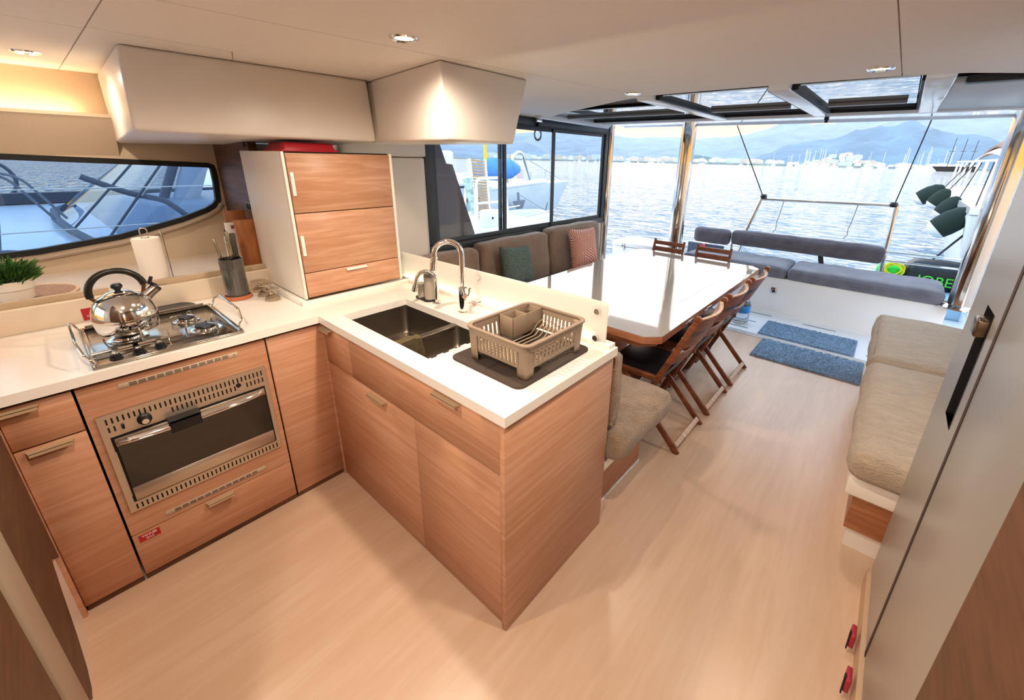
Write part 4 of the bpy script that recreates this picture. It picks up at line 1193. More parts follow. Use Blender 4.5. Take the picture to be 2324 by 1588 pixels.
# ---- three folding chairs along the table side (sit facing the table, -x)
CHW = .455
def folding_chair(label):
    t = thing('folding_chair', label, 'chair', (0, 0, 0), 'folding chairs along the dining table')
    # local: y from 0 to CHW, x: rear foot 1.28 -> use x offset, chair faces -x
    w = .034
    for y in (.012, CHW - .012):
        # long post: back top -> front foot
        o = MB().bar((.012, y, .862), (-.36, y, .0), .020, w, (1, 0, 0)).build('back_post', M['chairwood'], t, bev=.006)
        MB().cyl((.010, y - .0105, .862), (.010, y + .0105, .862), w / 2 + .001, n=18).build('post_end', M['chairwood'], o, smooth=True)
        yi = y + (.024 if y < .2 else -.024)
        MB().bar((-.0, yi, .0), (-.40, yi, .425), .018, .036, (1, 0, 0)).build('rear_leg', M['chairwood'], t, bev=.004)
    MB().bar((-.022, .05, .045), (-.022, CHW - .05, .045), .030, .014, (.7, 0, .7)).build('foot_stretcher', M['chairpale'], t, bev=.003)
    MB().bar((-.30, .05, .10), (-.30, CHW - .05, .10), .022, .02, (0, 0, 1)).build('front_stretcher', M['chairwood'], t, bev=.003)
    def slat(z0_, z1_, x0_, bulge, mm, nm):
        b = MB()
        n_ = 14
        dx = lambda z: (z - .862) * .4316 + x0_
        vs = []
        for k in range(n_ + 1):
            s = k / n_
            y = .018 + (CHW - .036) * s
            off = bulge * math.sin(PI * s)
            vs.append([b.bm.verts.new(p) for p in ((dx(z0_) + off, y, z0_), (dx(z0_) + off + .018, y, z0_), (dx(z1_) + off + .018, y, z1_), (dx(z1_) + off, y, z1_))])
        for A, B in zip(vs, vs[1:]):
            for k in range(4):
                b.bm.faces.new((A[k], A[(k + 1) % 4], B[(k + 1) % 4], B[k]))
        b.bm.faces.new(vs[0][::-1]); b.bm.faces.new(vs[-1])
        return b.build(nm, mm, t, smooth=True, angle=40)
    slat(.765, .845, -.004, .045, M['chairwood'], 'back_slat')
    slat(.735, .7645, -.004, .045, M['seatblack'], 'back_panel')
    slat(.655, .735, -.004, .045, M['chairwood'], 'back_slat')
    slat(.845, .853, -.008, .047, M['chairpale'], 'slat_highlight')  # highlight along the slat top, painted as a pale strip
    slat(.733, .741, -.010, .049, M['chairpale'], 'slat_highlight')
    slat(.54, .60, -.002, .035, M['chairwood'], 'back_slat')
    st = MB().box(-.50, -.155, .045, CHW - .045, .432, .452).build('seat', M['seatblack'], t, bev=.004)
    for y in (.035, CHW - .035):
        MB().box(-.51, -.145, y - .011, y + .011, .420, .452).build('seat_rail', M['chairwood'], st, bev=.003)
    MB().box(-.515, -.50, .03, CHW - .03, .42, .452).build('seat_rail', M['chairwood'], st, bev=.003)
    for y in (.002, CHW - .002):
        MB().cyl((-.185, y - .006, .435), (-.185, y + .006, .435), .010, n=12).build('pivot_bolt', M['steel'], t)
    return t
ch0 = folding_chair('wooden folding chair with black seat at the table side, first from the peninsula bench')
labs = [None, 'wooden folding chair with black seat at the table side, between two like it', 'wooden folding chair with black seat at the table side, first from the blue mats']
for k, y in enumerate((1.325, 1.848, 2.368)):
    c = ch0 if k == 0 else copy_tree(ch0)
    c.location = (1.285, y, 0)
    if labs[k]: c['label'] = labs[k]

# ---- two slim chairs at the far end
def end_chair(label, x0, x1):
    t = thing('slat_back_chair', label, 'chair', (x0, 3.6, 0), 'slat-backed chairs at the table end')
    YB = 3.62
    for x in (x0 + .012, x1 - .012):
        MB().bar((x, YB + .012, .822), (x, YB - .10, .44), .024, .026, (0, 1, 0)).build('back_post', M['chairwood'], t, bev=.006)
        MB().bar((x, YB - .06, .44), (x, YB - .02, .0), .024, .03, (0, 1, 0)).build('leg', M['chairwood'], t, bev=.004)
        MB().bar((x, YB - .36, .44), (x, YB - .36, .0), .024, .03, (0, 1, 0)).build('leg', M['chairwood'], t, bev=.004)
    for (za, zb) in ((.765, .805), (.70, .745)):
        dy = lambda z: YB + .008 + (z - .822) * .29
        MB().hexa([(x0 + .02, dy(za) - .006, za), (x1 - .02, dy(za) - .006, za), (x1 - .02, dy(za) + .006, za), (x0 + .02, dy(za) + .006, za),
                   (x0 + .02, dy(zb) - .006, zb), (x1 - .02, dy(zb) - .006, zb), (x1 - .02, dy(zb) + .006, zb), (x0 + .02, dy(zb) + .006, zb)]).build('back_slat', M['chairwood'], t)
    MB().box(x0, x1, YB - .42, YB - .06, .43, .455).build('seat', M['seatblack'], t, bev=.005)
end_chair('slat-backed wooden chair at the table end, nearer the side window', -.02, .33)
end_chair('slat-backed wooden chair at the table end, nearer the blue mats', .455, .81)

# ---- dinette bench behind the peninsula and along the window
bn = thing('dinette_bench', 'built-in L-shaped bench base with cream top edge and teak plinth', 'bench', (.3, 1.0, 0))
MB().box(-.87, 1.190, .655, 1.215, .275, .33).build('bench_top', M['cream'], bn, bev=.01)
MB().box(-.87, -.28, 1.215, 3.75, .275, .33).build('bench_top', M['cream'], bn, bev=.01)
MB().box(-.87, 1.135, .655, 1.16, .012, .275).build('plinth', M['ply'], bn)
MB().box(-.87, -.33, 1.16, 3.70, .012, .275).build('plinth', M['ply'], bn)
MB().box(-.87, 1.14, .655, 1.165, .0, .012).build('kick_strip', M['white'], bn)
ce = cushion('seat_cushion', .05, 1.262, .665, 1.245, .332, .475, .055, M['plush'], seed=2, puff=.02)
tag(ce, 'brown plush seat cushion on the bench right behind the peninsula end panel', 'cushion')
cb = cushion('back_cushion', .05, 1.205, .668, .75, .512, .865, .03, M['plush'], seed=3, puff=.008)
tag(cb, 'brown plush back cushion standing against the back of the peninsula', 'cushion')
cs = cushion('seat_cushion', -.72, -.245, 1.26, 3.42, .332, .465, .05, M['plushback'], seed=4)
tag(cs, 'long brown plush seat cushion on the bench under the side window', 'cushion')
for (y0, y1, zt, lab) in ((1.02, 1.615, .90, 'brown plush back cushion under the side window, next to the splash guard'), (1.625, 2.545, .925, 'brown plush back cushion under the side window, middle one, with the green pillow'), (2.555, 3.50, .955, 'brown plush back cushion under the side window, with the pink pillow')):
    c = cushion('back_cushion', -.74, -.605, y0 + .012, y1 - .012, .492, zt, .04, M['plushback'], seed=int(y0 * 10), lean=(-.12, 0))
    tag(c, lab, 'cushion', 'back cushions under the side window')
def pillow(name, c, w, h, t, u, v, m, side=None, seed=0):
    c, u, v = Vector(c), Vector(u).normalized(), Vector(v).normalized()
    n = u.cross(v).normalized()
    R = random.Random(seed)
    b = MB()
    N_ = 20
    def f(a, s):
        x, y = a * 2 - 1, s * 2 - 1
        pin = 1 - .09 * (1 - abs(x) ** 2) * 0
        xx = x * (1 - .085 * (1 - y * y)); yy = y * (1 - .085 * (1 - x * x))
        k = (max(0, 1 - x ** 4) * max(0, 1 - y ** 4)) ** .55
        wr = .006 * math.sin(7 * x + 5 * y + seed) * (abs(x * y))
        return xx, yy, k, wr
    top = [[None] * (N_ + 1) for _ in range(N_ + 1)]; bot_ = [[None] * (N_ + 1) for _ in range(N_ + 1)]
    for i in range(N_ + 1):
        for j in range(N_ + 1):
            x, y, k, wr = f(i / N_, j / N_)
            p = c + u * (x * w / 2) + v * (y * h / 2)
            top[i][j] = b.bm.verts.new(p + n * (k * t / 2 + wr))
            bot_[i][j] = top[i][j] if i in (0, N_) or j in (0, N_) else b.bm.verts.new(p - n * (k * t / 2))
    for i in range(N_):
        for j in range(N_):
            b.bm.faces.new((top[i][j], top[i + 1][j], top[i + 1][j + 1], top[i][j + 1]))
            b.bm.faces.new((bot_[i][j], bot_[i][j + 1], bot_[i + 1][j + 1], bot_[i + 1][j]))
    return b.build(name, m, None, smooth=True, angle=80)
o = pillow('throw_pillow', (-.525, 1.93, .70), .40, .40, .15, (-.05, 1, -.10), (-.28, .08, 1), M['green_fabric'], seed=1)
tag(o, 'dark green speckled throw pillow leaning on the brown back cushions', 'pillow')
# pink pillow: leaf-vein print
m, N, L, bb = _new('pink_leaf_print')
tc = N.new('ShaderNodeTexCoord')
vo = N.new('ShaderNodeTexVoronoi'); vo.inputs['Scale'].default_value = 7
L.new(tc.outputs['Object'], vo.inputs['Vector'])
mp = N.new('ShaderNodeVectorRotate'); mp.rotation_type = 'EULER_XYZ'
sc = N.new('ShaderNodeVectorMath'); sc.operation = 'SCALE'; sc.inputs['Scale'].default_value = 5.5
L.new(vo.outputs['Color'], sc.inputs[0])
L.new(tc.outputs['Object'], mp.inputs['Vector']); L.new(sc.outputs[0], mp.inputs['Rotation'])
wv = N.new('ShaderNodeTexWave'); wv.inputs['Scale'].default_value = 18; wv.inputs['Distortion'].default_value = 1.5
L.new(mp.outputs[0], wv.inputs['Vector'])
rp = N.new('ShaderNodeValToRGB'); rp.color_ramp.elements[0].position = .55; rp.color_ramp.elements[0].color = lin('#b4695c'); rp.color_ramp.elements[1].position = .72; rp.color_ramp.elements[1].color = lin('#e6c4b2')
L.new(wv.outputs['Fac'], rp.inputs[0]); L.new(rp.outputs[0], bb.inputs['Base Color']); bb.inputs['Roughness'].default_value = .95
M['pinkleaf'] = m
o = pillow('throw_pillow', (-.495, 2.93, .725), .40, .46, .15, (.12, 1, -.04), (-.22, .04, 1), M['pinkleaf'], seed=4)
tag(o, 'pink throw pillow with white leaf print leaning on the brown back cushion', 'pillow')

# ---- starboard settee
sb = thing('side_bench', 'built-in bench base with cream front and teak plinth along the walkway', 'bench', (2.4, 2.4, 0))
MB().box(2.05, 2.795, 1.235, 3.46, .285, .385).build('bench_top', M['cream'], sb, bev=.012)
MB().box(2.085, 2.795, 1.26, 3.42, .105, .285).build('plinth', M['ply'], sb)
MB().box(2.10, 2.795, 1.275, 3.40, .0, .105).build('kick_strip', M['cream'], sb)
for (y0, y1, lab, s_) in ((1.18, 2.345, 'beige plush seat cushion on the side bench, next to the fridge', 11), (2.375, 3.47, 'beige plush seat cushion on the side bench, next to the cockpit', 12)):
    c = cushion('seat_cushion', 2.03, 2.79, y0, y1, .387, .525, .06, M['plushbeige'], seed=s_, puff=.016)
    tag(c, lab, 'cushion', 'beige seat cushions on the side bench')
beige = mat('beige_pillow', '#c3b195', .9, var=(12, .08), bump=(200, .1, .004))
o = pillow('throw_pillow', (2.52, 2.06, .70), .40, .40, .14, (-.35, 1, .1), (.5, .2, 1), beige, seed=2)
tag(o, 'beige throw pillow on the side bench, the one farther from the fridge', 'pillow')
o = pillow('throw_pillow', (2.54, 1.58, .70), .40, .40, .14, (-.2, 1, .05), (.6, .1, 1), beige, seed=6)
tag(o, 'beige throw pillow on the side bench, the one beside the fridge', 'pillow')

# ---- rugs
def rug(x0, x1, y0, y1, label, z=.0):
    b = MB()
    R = random.Random(int(y0 * 100))
    nx, ny = 110, 64
    def f(u, v):
        e = min(u, 1 - u, v * 1.0, (1 - v) * 1.0)
        hgt = .016 + (R.uniform(-.005, .006) if e > .004 else -.013)
        return (x0 + (x1 - x0) * u + R.uniform(-.003, .003), y0 + (y1 - y0) * v + R.uniform(-.003, .003), z + max(.002, hgt))
    b.grid(f, nx, ny)
    o = b.build('rug', M['rug'], None, smooth=True, angle=180)
    return tag(o, label, 'rug', 'blue shaggy rugs by the threshold')
rug(1.241, 2.05, 3.093, 3.567, 'blue shaggy rug on the wooden floor inside the threshold')
rug(1.167, 1.966, 3.673, 4.128, 'blue shaggy rug on the white cockpit floor outside the threshold')

# ---- water bottle on the cockpit floor
wb = thing('water_bottle', 'large clear plastic water bottle with blue label on the cockpit floor', 'bottle', (.94, 3.90, 0))
pet = mat('clear_pet', '#e4eef5', .05, trans=.9, ior=1.33)
MB().lathe([(0, .002), (.065, .002), (.075, .012), (.075, .10), (.070, .11), (.075, .12), (.075, .21), (.06, .25), (.024, .285), (.02, .30), (0, .30)], (.94, 3.90, 0), 28).build('bottle_body', pet, wb, smooth=True)
MB().lathe([(.0758, .125), (.0762, .205)], (.94, 3.90, 0), 28).build('bottle_label', mat('blue_label', '#2f7fc4', .4, var=(18, .3)), wb, smooth=True)
MB().lathe([(.021, .296), (.023, .298), (.023, .318), (0, .32)], (.94, 3.90, 0), 20).build('cap', mat('blue_cap', '#2b66b0', .4), wb, smooth=True)

# ---- tall fridge unit at the right edge
fu = thing('fridge', 'tall grey fridge with two doors and a dark recessed handle', 'fridge', (2.5, .65, 0))
FXX = 2.2
MB().box(2.222, 2.79, .18, 1.115, .09, 1.995).build('carcass', M['cream'], fu)
MB().box(2.186, 2.79, .19, 1.10, .0, .088).build('toe_board', mat('tan_toe_board', '#c2a283', .5), fu)
# upper/lower doors: aft door with grip recess, forward door
fd = thing('door', None, None) if False else None
ya, yb = .708, 1.115
gy0, gy1, gz0, gz1 = .785, .905, .93, 1.275
b = MB()
for (p, q, r, s) in ((ya, gy0, .09, 1.995), (gy1, yb, .09, 1.995), (gy0, gy1, .09, gz0), (gy0, gy1, gz1, 1.995)):
    b.box(FXX, 2.222, p, q, r, s)
dA = b.build('door', M['fridge'], fu)
MB().box(2.2215, 2.2225, gy0, gy1, gz0, gz1).build('grip_recess', M['cavity'], dA)
for (p, q, r, s) in ((gy0, gy0 + .004, gz0, gz1), (gy1 - .004, gy1, gz0, gz1)):
    MB().box(2.199, 2.2215, p, q, r, s).build('grip_edge', M['black'], dA)
MB().box(2.1985, 2.2215, gy0, gy1, gz0 - .004, gz0).build('grip_trim', M['chrome'], dA)
MB().box(2.176, 2.2215, .80, .86, 1.205, 1.255).build('latch', mat('bronze_latch', '#6a5a4c', .25, .9), dA, bev=.006)
MB().box(FXX, 2.222, .185, .686, .09, 1.995).build('door', M['fridge'], fu, bev=.004)
MB().box(2.1985, 2.224, .687, .707, .09, 1.99).build('door_gasket', mat('brown_gasket', '#3d2b24', .6), fu)
wp = MB().box(2.195, 2.79, -.9, .178, 0, 1.995).build('tall_end_panel', M['fridgewood'])
tag(wp, 'tall dark brown wooden panel standing beside the fridge', 'panel')
for (y, z, lab) in ((.77, .055, 'red plastic tag with a black strap on the toe board, the one nearer the bench'), (.60, .055, 'red plastic tag with a black strap on the toe board, nearer the brown panel')):
    tg = thing('valve_tag', lab, 'tag', (2.17, y, z), 'red tags on the toe board')
    MB().box(2.160, 2.1745, y - .028, y + .028, z - .025, z + .03).build('tag_plate', mat('crimson_plastic', '#a5283c', .4) if y > .7 else bpy.data.materials['crimson_plastic'], tg, bev=.003)
    MB().bar((2.157, y - .012, z + .035), (2.157, y - .03, z - .03), .004, .012, (0, 1, 0)).build('strap', M['black'], tg)

# ---- forward locker at the left edge (only its aft face shows)
fl = thing('forward_locker', 'brown wooden locker with rounded panel and grey post, left of the galley', 'locker', (.5, -1.3, 0))
MB().box(-.0, 1.3, -1.7, -.972, 0, 1.6).build('carcass', M['cream'], fl)
pan = [(.0, .02), (.0, 1.6), (.505, 1.6), (.505, .14), (.47, .11), (.42, .11), (.34, .16), (.24, .26), (.18, .34), (.12, .40), (.05, .30), (.03, .02)]
MB().prism([(.0, .30), (.0, 1.6), (.505, 1.6), (.505, .16), (.47, .12), (.42, .11), (.36, .13), (.28, .20), (.20, .31), (.12, .40)], 'y', -.972, -.960).build('door', M['fridgewood'], fl)
MB().box(.53, .70, -.972, -.955, .0, 1.6).build('post', mat('greige_post', '#a39480', .5), fl, bev=.01)
MB().box(.73, 1.3, -.972, -.957, .0, 1.6).build('door', M['fridgewood'], fl)
# ================================================================== cockpit and beyond
# ---- stern sofa
so = thing('stern_bench', 'white moulded stern bench box with a small steel latch', 'bench', (1.2, 4.8, 0))
MB().box(-.05, 2.53, 4.452, 5.06, .002, .418).build('bench_box', M['gelcoat'], so, bev=.012)
ltc = MB().box(1.075, 1.135, 4.444, 4.452, .235, .305).build('latch', M['steel'], so, bev=.004)
MB().cyl((1.105, 4.446, .262), (1.105, 4.438, .262), .016, n=16).build('latch_ring', M['black'], ltc)
for (x0, x1, lab, s_) in ((.02, 1.195, 'grey plush seat cushion on the stern bench, nearer the dining chairs', 21), (1.21, 2.49, 'grey plush seat cushion on the stern bench, beside the thick steel post', 22)):
    c = cushion('seat_cushion', x0, x1, 4.405, 5.02, .42, .548, .05, M['plushgreyseat'], seed=s_, puff=.012)
    tag(c, lab, 'cushion', 'grey cushions on the stern bench')
for (x0, x1, z0_, lab, s_) in ((-.10, .375, .590, 'short grey plush backrest roll above the stern bench', 23), (.39, 1.985, .612, 'long grey plush backrest roll above the stern bench', 24)):
    c = cushion('backrest_cushion', x0, x1, 5.04, 5.17, z0_, z0_ + .195, .055, M['plushgrey'], seed=s_, puff=.008)
    tag(c, lab, 'cushion')
bs = thing('steel_bench_frame', 'slim steel frame carrying the backrest rolls of the stern bench', 'frame', (1.0, 5.2, 0))
MB().tube([(-.08, 5.19, .68), (1.95, 5.19, .71)], .016, 10).build('rail', M['steel'], bs, smooth=True)
for x in (.385, 1.99):
    MB().tube([(x, 5.19, .70), (x, 5.19, .0)], .014, 10).build('leg', M['steel'], bs, smooth=True)
MB().bar((1.40, 5.13, .62), (1.46, 5.10, .42), .05, .02, (0, 1, 0)).build('strap', M['black'], bs)

# ---- davit frame with lines
dv_ = thing('davit_frame', 'steel tube davit frame rising behind the stern bench', 'davit', (1.2, 5.4, 0))
MB().tube([(.59, 5.38, 1.195), (1.965, 5.38, 1.222)], .020, 12).build('crossbar', M['steel'], dv_, smooth=True)
MB().tube([(.595, 5.38, 1.20), (.49, 5.36, .77), (.40, 5.34, .1)], .022, 12).build('upright', M['steel'], dv_, smooth=True)
MB().tube([(1.965, 5.38, 1.225), (1.985, 5.36, .60), (1.995, 5.34, .1)], .022, 12).build('upright', M['steel'], dv_, smooth=True)
for x in (.62, 1.935):
    MB().lathe([(0, -.03), (.03, -.026), (.042, 0), (.03, .026), (0, .03)], (x, 5.37, 1.23), 16).build('pulley', M['black'], dv_, smooth=True)
for (a, b_, lab) in (((.26, 5.0, 2.06), (.61, 5.37, 1.23), 'dark rope from the cockpit roof to the davit pulley beside the short backrest roll'), ((2.03, 5.0, 2.06), (1.94, 5.37, 1.23), 'dark rope from the cockpit roof to the davit pulley by the rail')):
    tag(MB().tube([a, b_], .006, 6).build('rope', M['black'], smooth=True), lab, 'rope')
gr = mat('grey_cord', '#8a8d90', .8)
for (x, zz, lab) in ((.86, .78, 'thin grey cord hanging from the davit crossbar, nearer the short roll'), (1.62, .80, 'thin knotted grey cord hanging from the davit crossbar, nearer the rail')):
    tag(MB().tube([(x, 5.38, 1.20), (x - .02, 5.38, 1.0), (x - .035, 5.38, .92), (x - .03, 5.39, zz + .05), (x - .06, 5.38, zz)], .005, 5).build('cord', gr, smooth=True), lab, 'cord')
sr = thing('stern_rail', 'two-bar steel stern rail between the davit frame and thick post', 'rail', (2.3, 5.35, 0))
for z in (.715, .615):
    MB().tube([(1.985, 5.34, z), (2.62, 5.34, z + .01)], .013, 10).build('rail', M['steel'], sr, smooth=True)
MB().tube([(2.62, 5.34, .74), (2.62, 5.34, .0)], .014, 10).build('leg', M['steel'], sr, smooth=True)

# ---- white storage chest
sx_ = thing('storage_chest', 'white storage chest with two latches beside the side window', 'chest', (-.62, 4.85, 0))
MB().box(-1.10, -.20, 4.60, 5.15, .002, .455).build('chest_body', M['gelcoat'], sx_, bev=.012)
MB().box(-1.11, -.19, 4.59, 5.16, .462, .525).build('lid', M['gelcoat'], sx_, bev=.012)
for x in (-.92, -.42):
    MB().box(x - .02, x + .02, 4.578, 4.592, .425, .505).build('latch', M['steel'], sx_, bev=.003)
gr_ = mat('teal_slat', '#6fb0b8', .6)
pf = thing('swim_platform', 'slatted pale swim platform beside the white chest', 'platform', (-1.5, 4.9, -.05))
for k in range(7):
    MB().box(-2.1, -1.15, 4.2 + k * .22, 4.36 + k * .22, .0, .03).build('slat', M['gelmat'], pf, bev=.004)
ob_ = thing('electric_panel', 'dark grey fold-out panel with a red knob beyond the short backrest roll', 'panel', (-.1, 5.6, .3))
MB().box(-.36, .16, 5.60, 5.66, .29, .475).build('board', mat('navy_panel', '#2f3c4a', .5), ob_, bev=.006)
MB().cyl((-.12, 5.60, .44), (-.12, 5.56, .44), .035, n=16).build('knob', M['red'], ob_)

# ---- own hulls under the deck
hl_ = MB(); hl_.box(-2.0, -.6, -9, 5.2, -1.2, -.1); hl_.box(2.3, 3.5, -9, 6.6, -1.2, -.1)
ho = thing('own_hull', 'white twin hulls carrying the cockpit deck', 'hull', (0, 0, -1), kind='structure')
MB().box(-2.0, -.6, -9, 5.2, -1.2, -.11).build('hull_side', M['gelcoat'], ho)
MB().box(2.3, 3.9, -9, 6.9, -1.2, -.11).build('hull_side', M['gelcoat'], ho)
MB().box(-.6, 2.3, -9, 5.6, -.4, -.11).build('bridge_deck', M['gelcoat'], ho)
hl_.bm.free()
ss = thing('stern_steps', 'white moulded steps rising past the thick steel post', 'steps', (3.2, 5.4, -.1))
for k in range(6):
    MB().box(2.78, 3.7, 5.05 + k * .0 + .10 * k, 6.4, -.1 + k * .24, .12 + k * .24).build('step', M['gelcoat'], ss, bev=.012)
pts = [(2.76 + .06 * math.cos(a * 1.0) * (1 - a * .008), 5.02, .80 + .10 * math.sin(a) + .01 * math.sin(3 * a)) for a in [k * .35 for k in range(55)]]
tag(MB().tube(pts, .008, 6).build('rope_coil', M['black'], smooth=True), 'coiled black rope hanging on the white stern steps', 'rope')

# ---- water toys on the stern platform
pd = thing('stern_platform', 'pale blue stern platform carrying the water toys', 'platform', (2.3, 6.0, .2), kind='structure')
MB().box(1.7, 3.6, 5.62, 6.7, -.12, .24).build('deck', mat('pale_blue_deck', '#a9cfe8', .4), pd, bev=.02)
bg = thing('board_bag', 'black paddle board bag with green lettering on the stern platform', 'bag', (2.5, 6.05, .24))
cushion('bag_body', 2.22, 2.80, 5.88, 6.25, .245, .55, .10, mat('black_nylon', '#1c2126', .5, var=(10, .3)), bg, seed=31, puff=.03)
lg = mat('lime_print', '#4fd63c', .5)
text('lettering', 'JOBE', .15, lg, bg, (2.50, 5.846, .36), (PI / 2, 0, 0), depth=.004)
gb = thing('tow_tube', 'bright green inflatable block wrapped with yellow rope', 'inflatable', (2.08, 6.05, .24))
cushion('block', 1.95, 2.215, 5.92, 6.2, .245, .47, .06, mat('bright_green_vinyl', '#27d54a', .4, var=(6, .3)), gb, seed=32)
yr = mat('yellow_rope', '#d9d426', .7)
tag(MB().tube([(2.11 + .09 * math.cos(a) + .02 * math.sin(a * .37), 5.905 - .001 * a, .43 + .075 * math.sin(a) + .012 * math.sin(a * 1.7)) for a in [k * .4 for k in range(90)]], .009, 6).build('rope_coil', yr, smooth=True), 'bundle of bright yellow rope on the green inflatable block', 'rope')
tag(MB().bar((2.75, 5.55, .28), (3.4, 5.75, .28), .12, .05).build('float_board', mat('lime_edge_board', '#b9d85a', .4, var=(4, .4)), bev=.02), 'lime and black float board lying at the foot of the white steps', 'board')

# ---- sea
m, N, L, bb = _new('sea_water')
bb.inputs['Base Color'].default_value = lin('#3f6478')
bb.inputs['Roughness'].default_value = .06
bb.inputs['IOR'].default_value = 1.33
bb.inputs['Specular IOR Level'].default_value = .75
ge = N.new('ShaderNodeNewGeometry')
mp = N.new('ShaderNodeMapping'); mp.inputs['Scale'].default_value = (.5, 1.2, 1); mp.inputs['Rotation'].default_value = (0, 0, .2)
L.new(ge.outputs['Position'], mp.inputs['Vector'])
n1 = N.new('ShaderNodeTexNoise'); n1.inputs['Scale'].default_value = 1.5; n1.inputs['Detail'].default_value = 2.5; n1.inputs['Roughness'].default_value = .45; n1.inputs['Distortion'].default_value = .4
L.new(mp.outputs[0], n1.inputs['Vector'])
bp = N.new('ShaderNodeBump'); bp.inputs['Strength'].default_value = 1.0; bp.inputs['Distance'].default_value = .30
L.new(n1.outputs['Fac'], bp.inputs['Height']); L.new(bp.outputs[0], bb.inputs['Normal'])
M['sea'] = m
b = MB(); b.box(-3000, 3000, -3000, 3000, -3.0, -1.0)
tag(b.build('sea', M['sea']), 'rippled evening sea reaching to the far shore', 'sea', kind='stuff')

# ---- hills
def interp(tab, a):
    if a <= tab[0][0]: return tab[0][1]
    for (p, q), (r, s) in zip(tab, tab[1:]):
        if p <= a <= r:
            t = (a - p) / (r - p); t = t * t * (3 - 2 * t)
            return q + (s - q) * t
    return tab[-1][1]
ridge = [(-100, 2.6), (-75, 3.0), (-60, 3.3), (-45, 3.03), (-39, 3.17), (-30.8, 3.04), (-27.5, 2.72), (-24.8, 2.95), (-20.7, 2.77), (-17.7, 2.88), (-15.4, 3.21), (-13.6, 3.62), (-11.9, 4.06), (-8, 4.2), (-4.4, 4.5), (0, 4.6), (4.6, 4.4), (15, 4.0), (40, 3.5), (70, 3)]
front = [(-15, .2), (-12.75, 1.22), (-10.7, 2.17), (-7.1, 2.84), (-4.6, 3.5), (-2.8, 3.8), (-.1, 3.96), (3.8, 3.1), (8, 2.0), (14, 1.2), (20, .3)]
low = [(-24, .1), (-22.5, .55), (-20.5, 1.0), (-18.5, .75), (-16.5, .1)]
knoll = [(-9.5, .0), (-7.5, .55), (-6, 1.05), (-5.2, 1.35), (-4.4, 1.15), (-3.2, .6), (-1, .1)]
from mathutils import noise as mnoise
def hill(name, tab, r0, r1, a0, a1, na, label, col, rough_amp):
    b = MB()
    nr = 14
    def f(u, v):
        a = a0 + (a1 - a0) * u
        r = r0 + (r1 - r0) * v
        e = math.radians(max(0, interp(tab, a)))
        prof = v ** .8 if v < .999 else 1
        z = r1 * math.tan(e) * prof
        nn = mnoise.fractal((a * .35, v * 5, r0 * .01), 1.0, 2.0, 5)
        z *= 1 + rough_amp * nn * (.25 if v > .99 else 1.0)
        z += r1 * .0006 * mnoise.fractal((a * 2.1, v * 9, 3.3), 1.0, 2.0, 4)
        return (1.94 + r * math.sin(math.radians(a)), -.73 + r * math.cos(math.radians(a)), -1.2 + max(0, z) * (1 if v > 0 else 0))
    b.grid(f, na, nr)
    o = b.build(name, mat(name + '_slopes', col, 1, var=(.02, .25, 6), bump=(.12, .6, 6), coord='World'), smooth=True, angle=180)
    return tag(o, label, 'hill', kind='structure')
hill('far_hills', ridge, 1000, 1700, -100, 70, 340, 'hazy blue wooded ridge behind the bay', '#6a7f94', .22)  # slope colour already holds part of the distance haze
hill('near_hill', front, 760, 1000, -15, 20, 160, 'wooded hill rising behind the white harbour town', '#587488', .22)  # some distance haze mixed into this slope colour too
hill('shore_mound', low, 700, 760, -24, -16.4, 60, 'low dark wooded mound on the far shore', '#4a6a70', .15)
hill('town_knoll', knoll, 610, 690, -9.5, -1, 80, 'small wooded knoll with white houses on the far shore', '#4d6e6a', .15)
b = MB(); b.prism([(1.94 + r * math.sin(math.radians(a)), -.73 + r * math.cos(math.radians(a))) for a, r in [(k, 600) for k in range(-100, 71, 2)] + [(k, 1050) for k in range(70, -101, -2)]], 'z', -1.6, .6)
tag(b.build('far_shore', mat('shore_land', '#8b9a98', .9, var=(.05, .3), coord='World')), 'flat strip of land along the far shore', 'shore', kind='structure')

# ---- harbour town
R = random.Random(12)
def house(k):
    b = MB()
    w, d, h = 9 + 4 * k, 8 + 2 * k, 5 + 2.2 * k
    b.box(-w / 2, w / 2, -d / 2, d / 2, 0, h)
    b.prism([(-w / 2 - .4, h), (w / 2 + .4, h), (0, h + 1.8)], 'y', -d / 2 - .3, d / 2 + .3)
    for i in range(3):
        for j in range(1 + k):
            b.box(-w / 2 + 1.2 + i * w / 3.3, -w / 2 + 2.6 + i * w / 3.3, -d / 2 - .12, -d / 2, 1 + j * 2.6, 2.6 + j * 2.6)
    return b
wm = [mat('white_render', '#dfe2e4', .8), mat('cream_render', '#cdc3b6', .8), mat('pale_blue_render', '#c0ccd8', .8)]
protos = [house(k).build('town_house', wm[k]) for k in range(3)]
n_house = 0
placed = []
def put_house(a, r, z, k, s, where='on the low shore'):
    global n_house
    x, y = 1.94 + r * math.sin(math.radians(a)), -.73 + r * math.cos(math.radians(a))
    if any((x - p) ** 2 + (y - q) ** 2 < (6.5 + 1.5 * k) ** 2 for p, q in placed):
        return
    placed.append((x, y))
    o = protos[k] if n_house < 3 and k == n_house else protos[k].copy()
    if o is not protos[k]:
        COL.objects.link(o)
    n_house += 1
    x, y = 1.94 + r * math.sin(math.radians(a)), -.73 + r * math.cos(math.radians(a))
    o.location = (x, y, z + s * (protos[k].dimensions.z / 2 if False else 3.4 + 1.1 * k))
    o.rotation_euler = (0, 0, -math.radians(a) + R.uniform(-.5, .5))
    o.scale = (s * R.uniform(.8, 1.5), s, s * R.uniform(.8, 1.25))
    tag(o, 'small %s house of the far harbour town, %s' % (('white', 'cream', 'pale blue')[k], where), 'house', 'houses of the far harbour town')
for k in range(3):
    put_house(-40 + k * 4, 625, .6, k, .55)
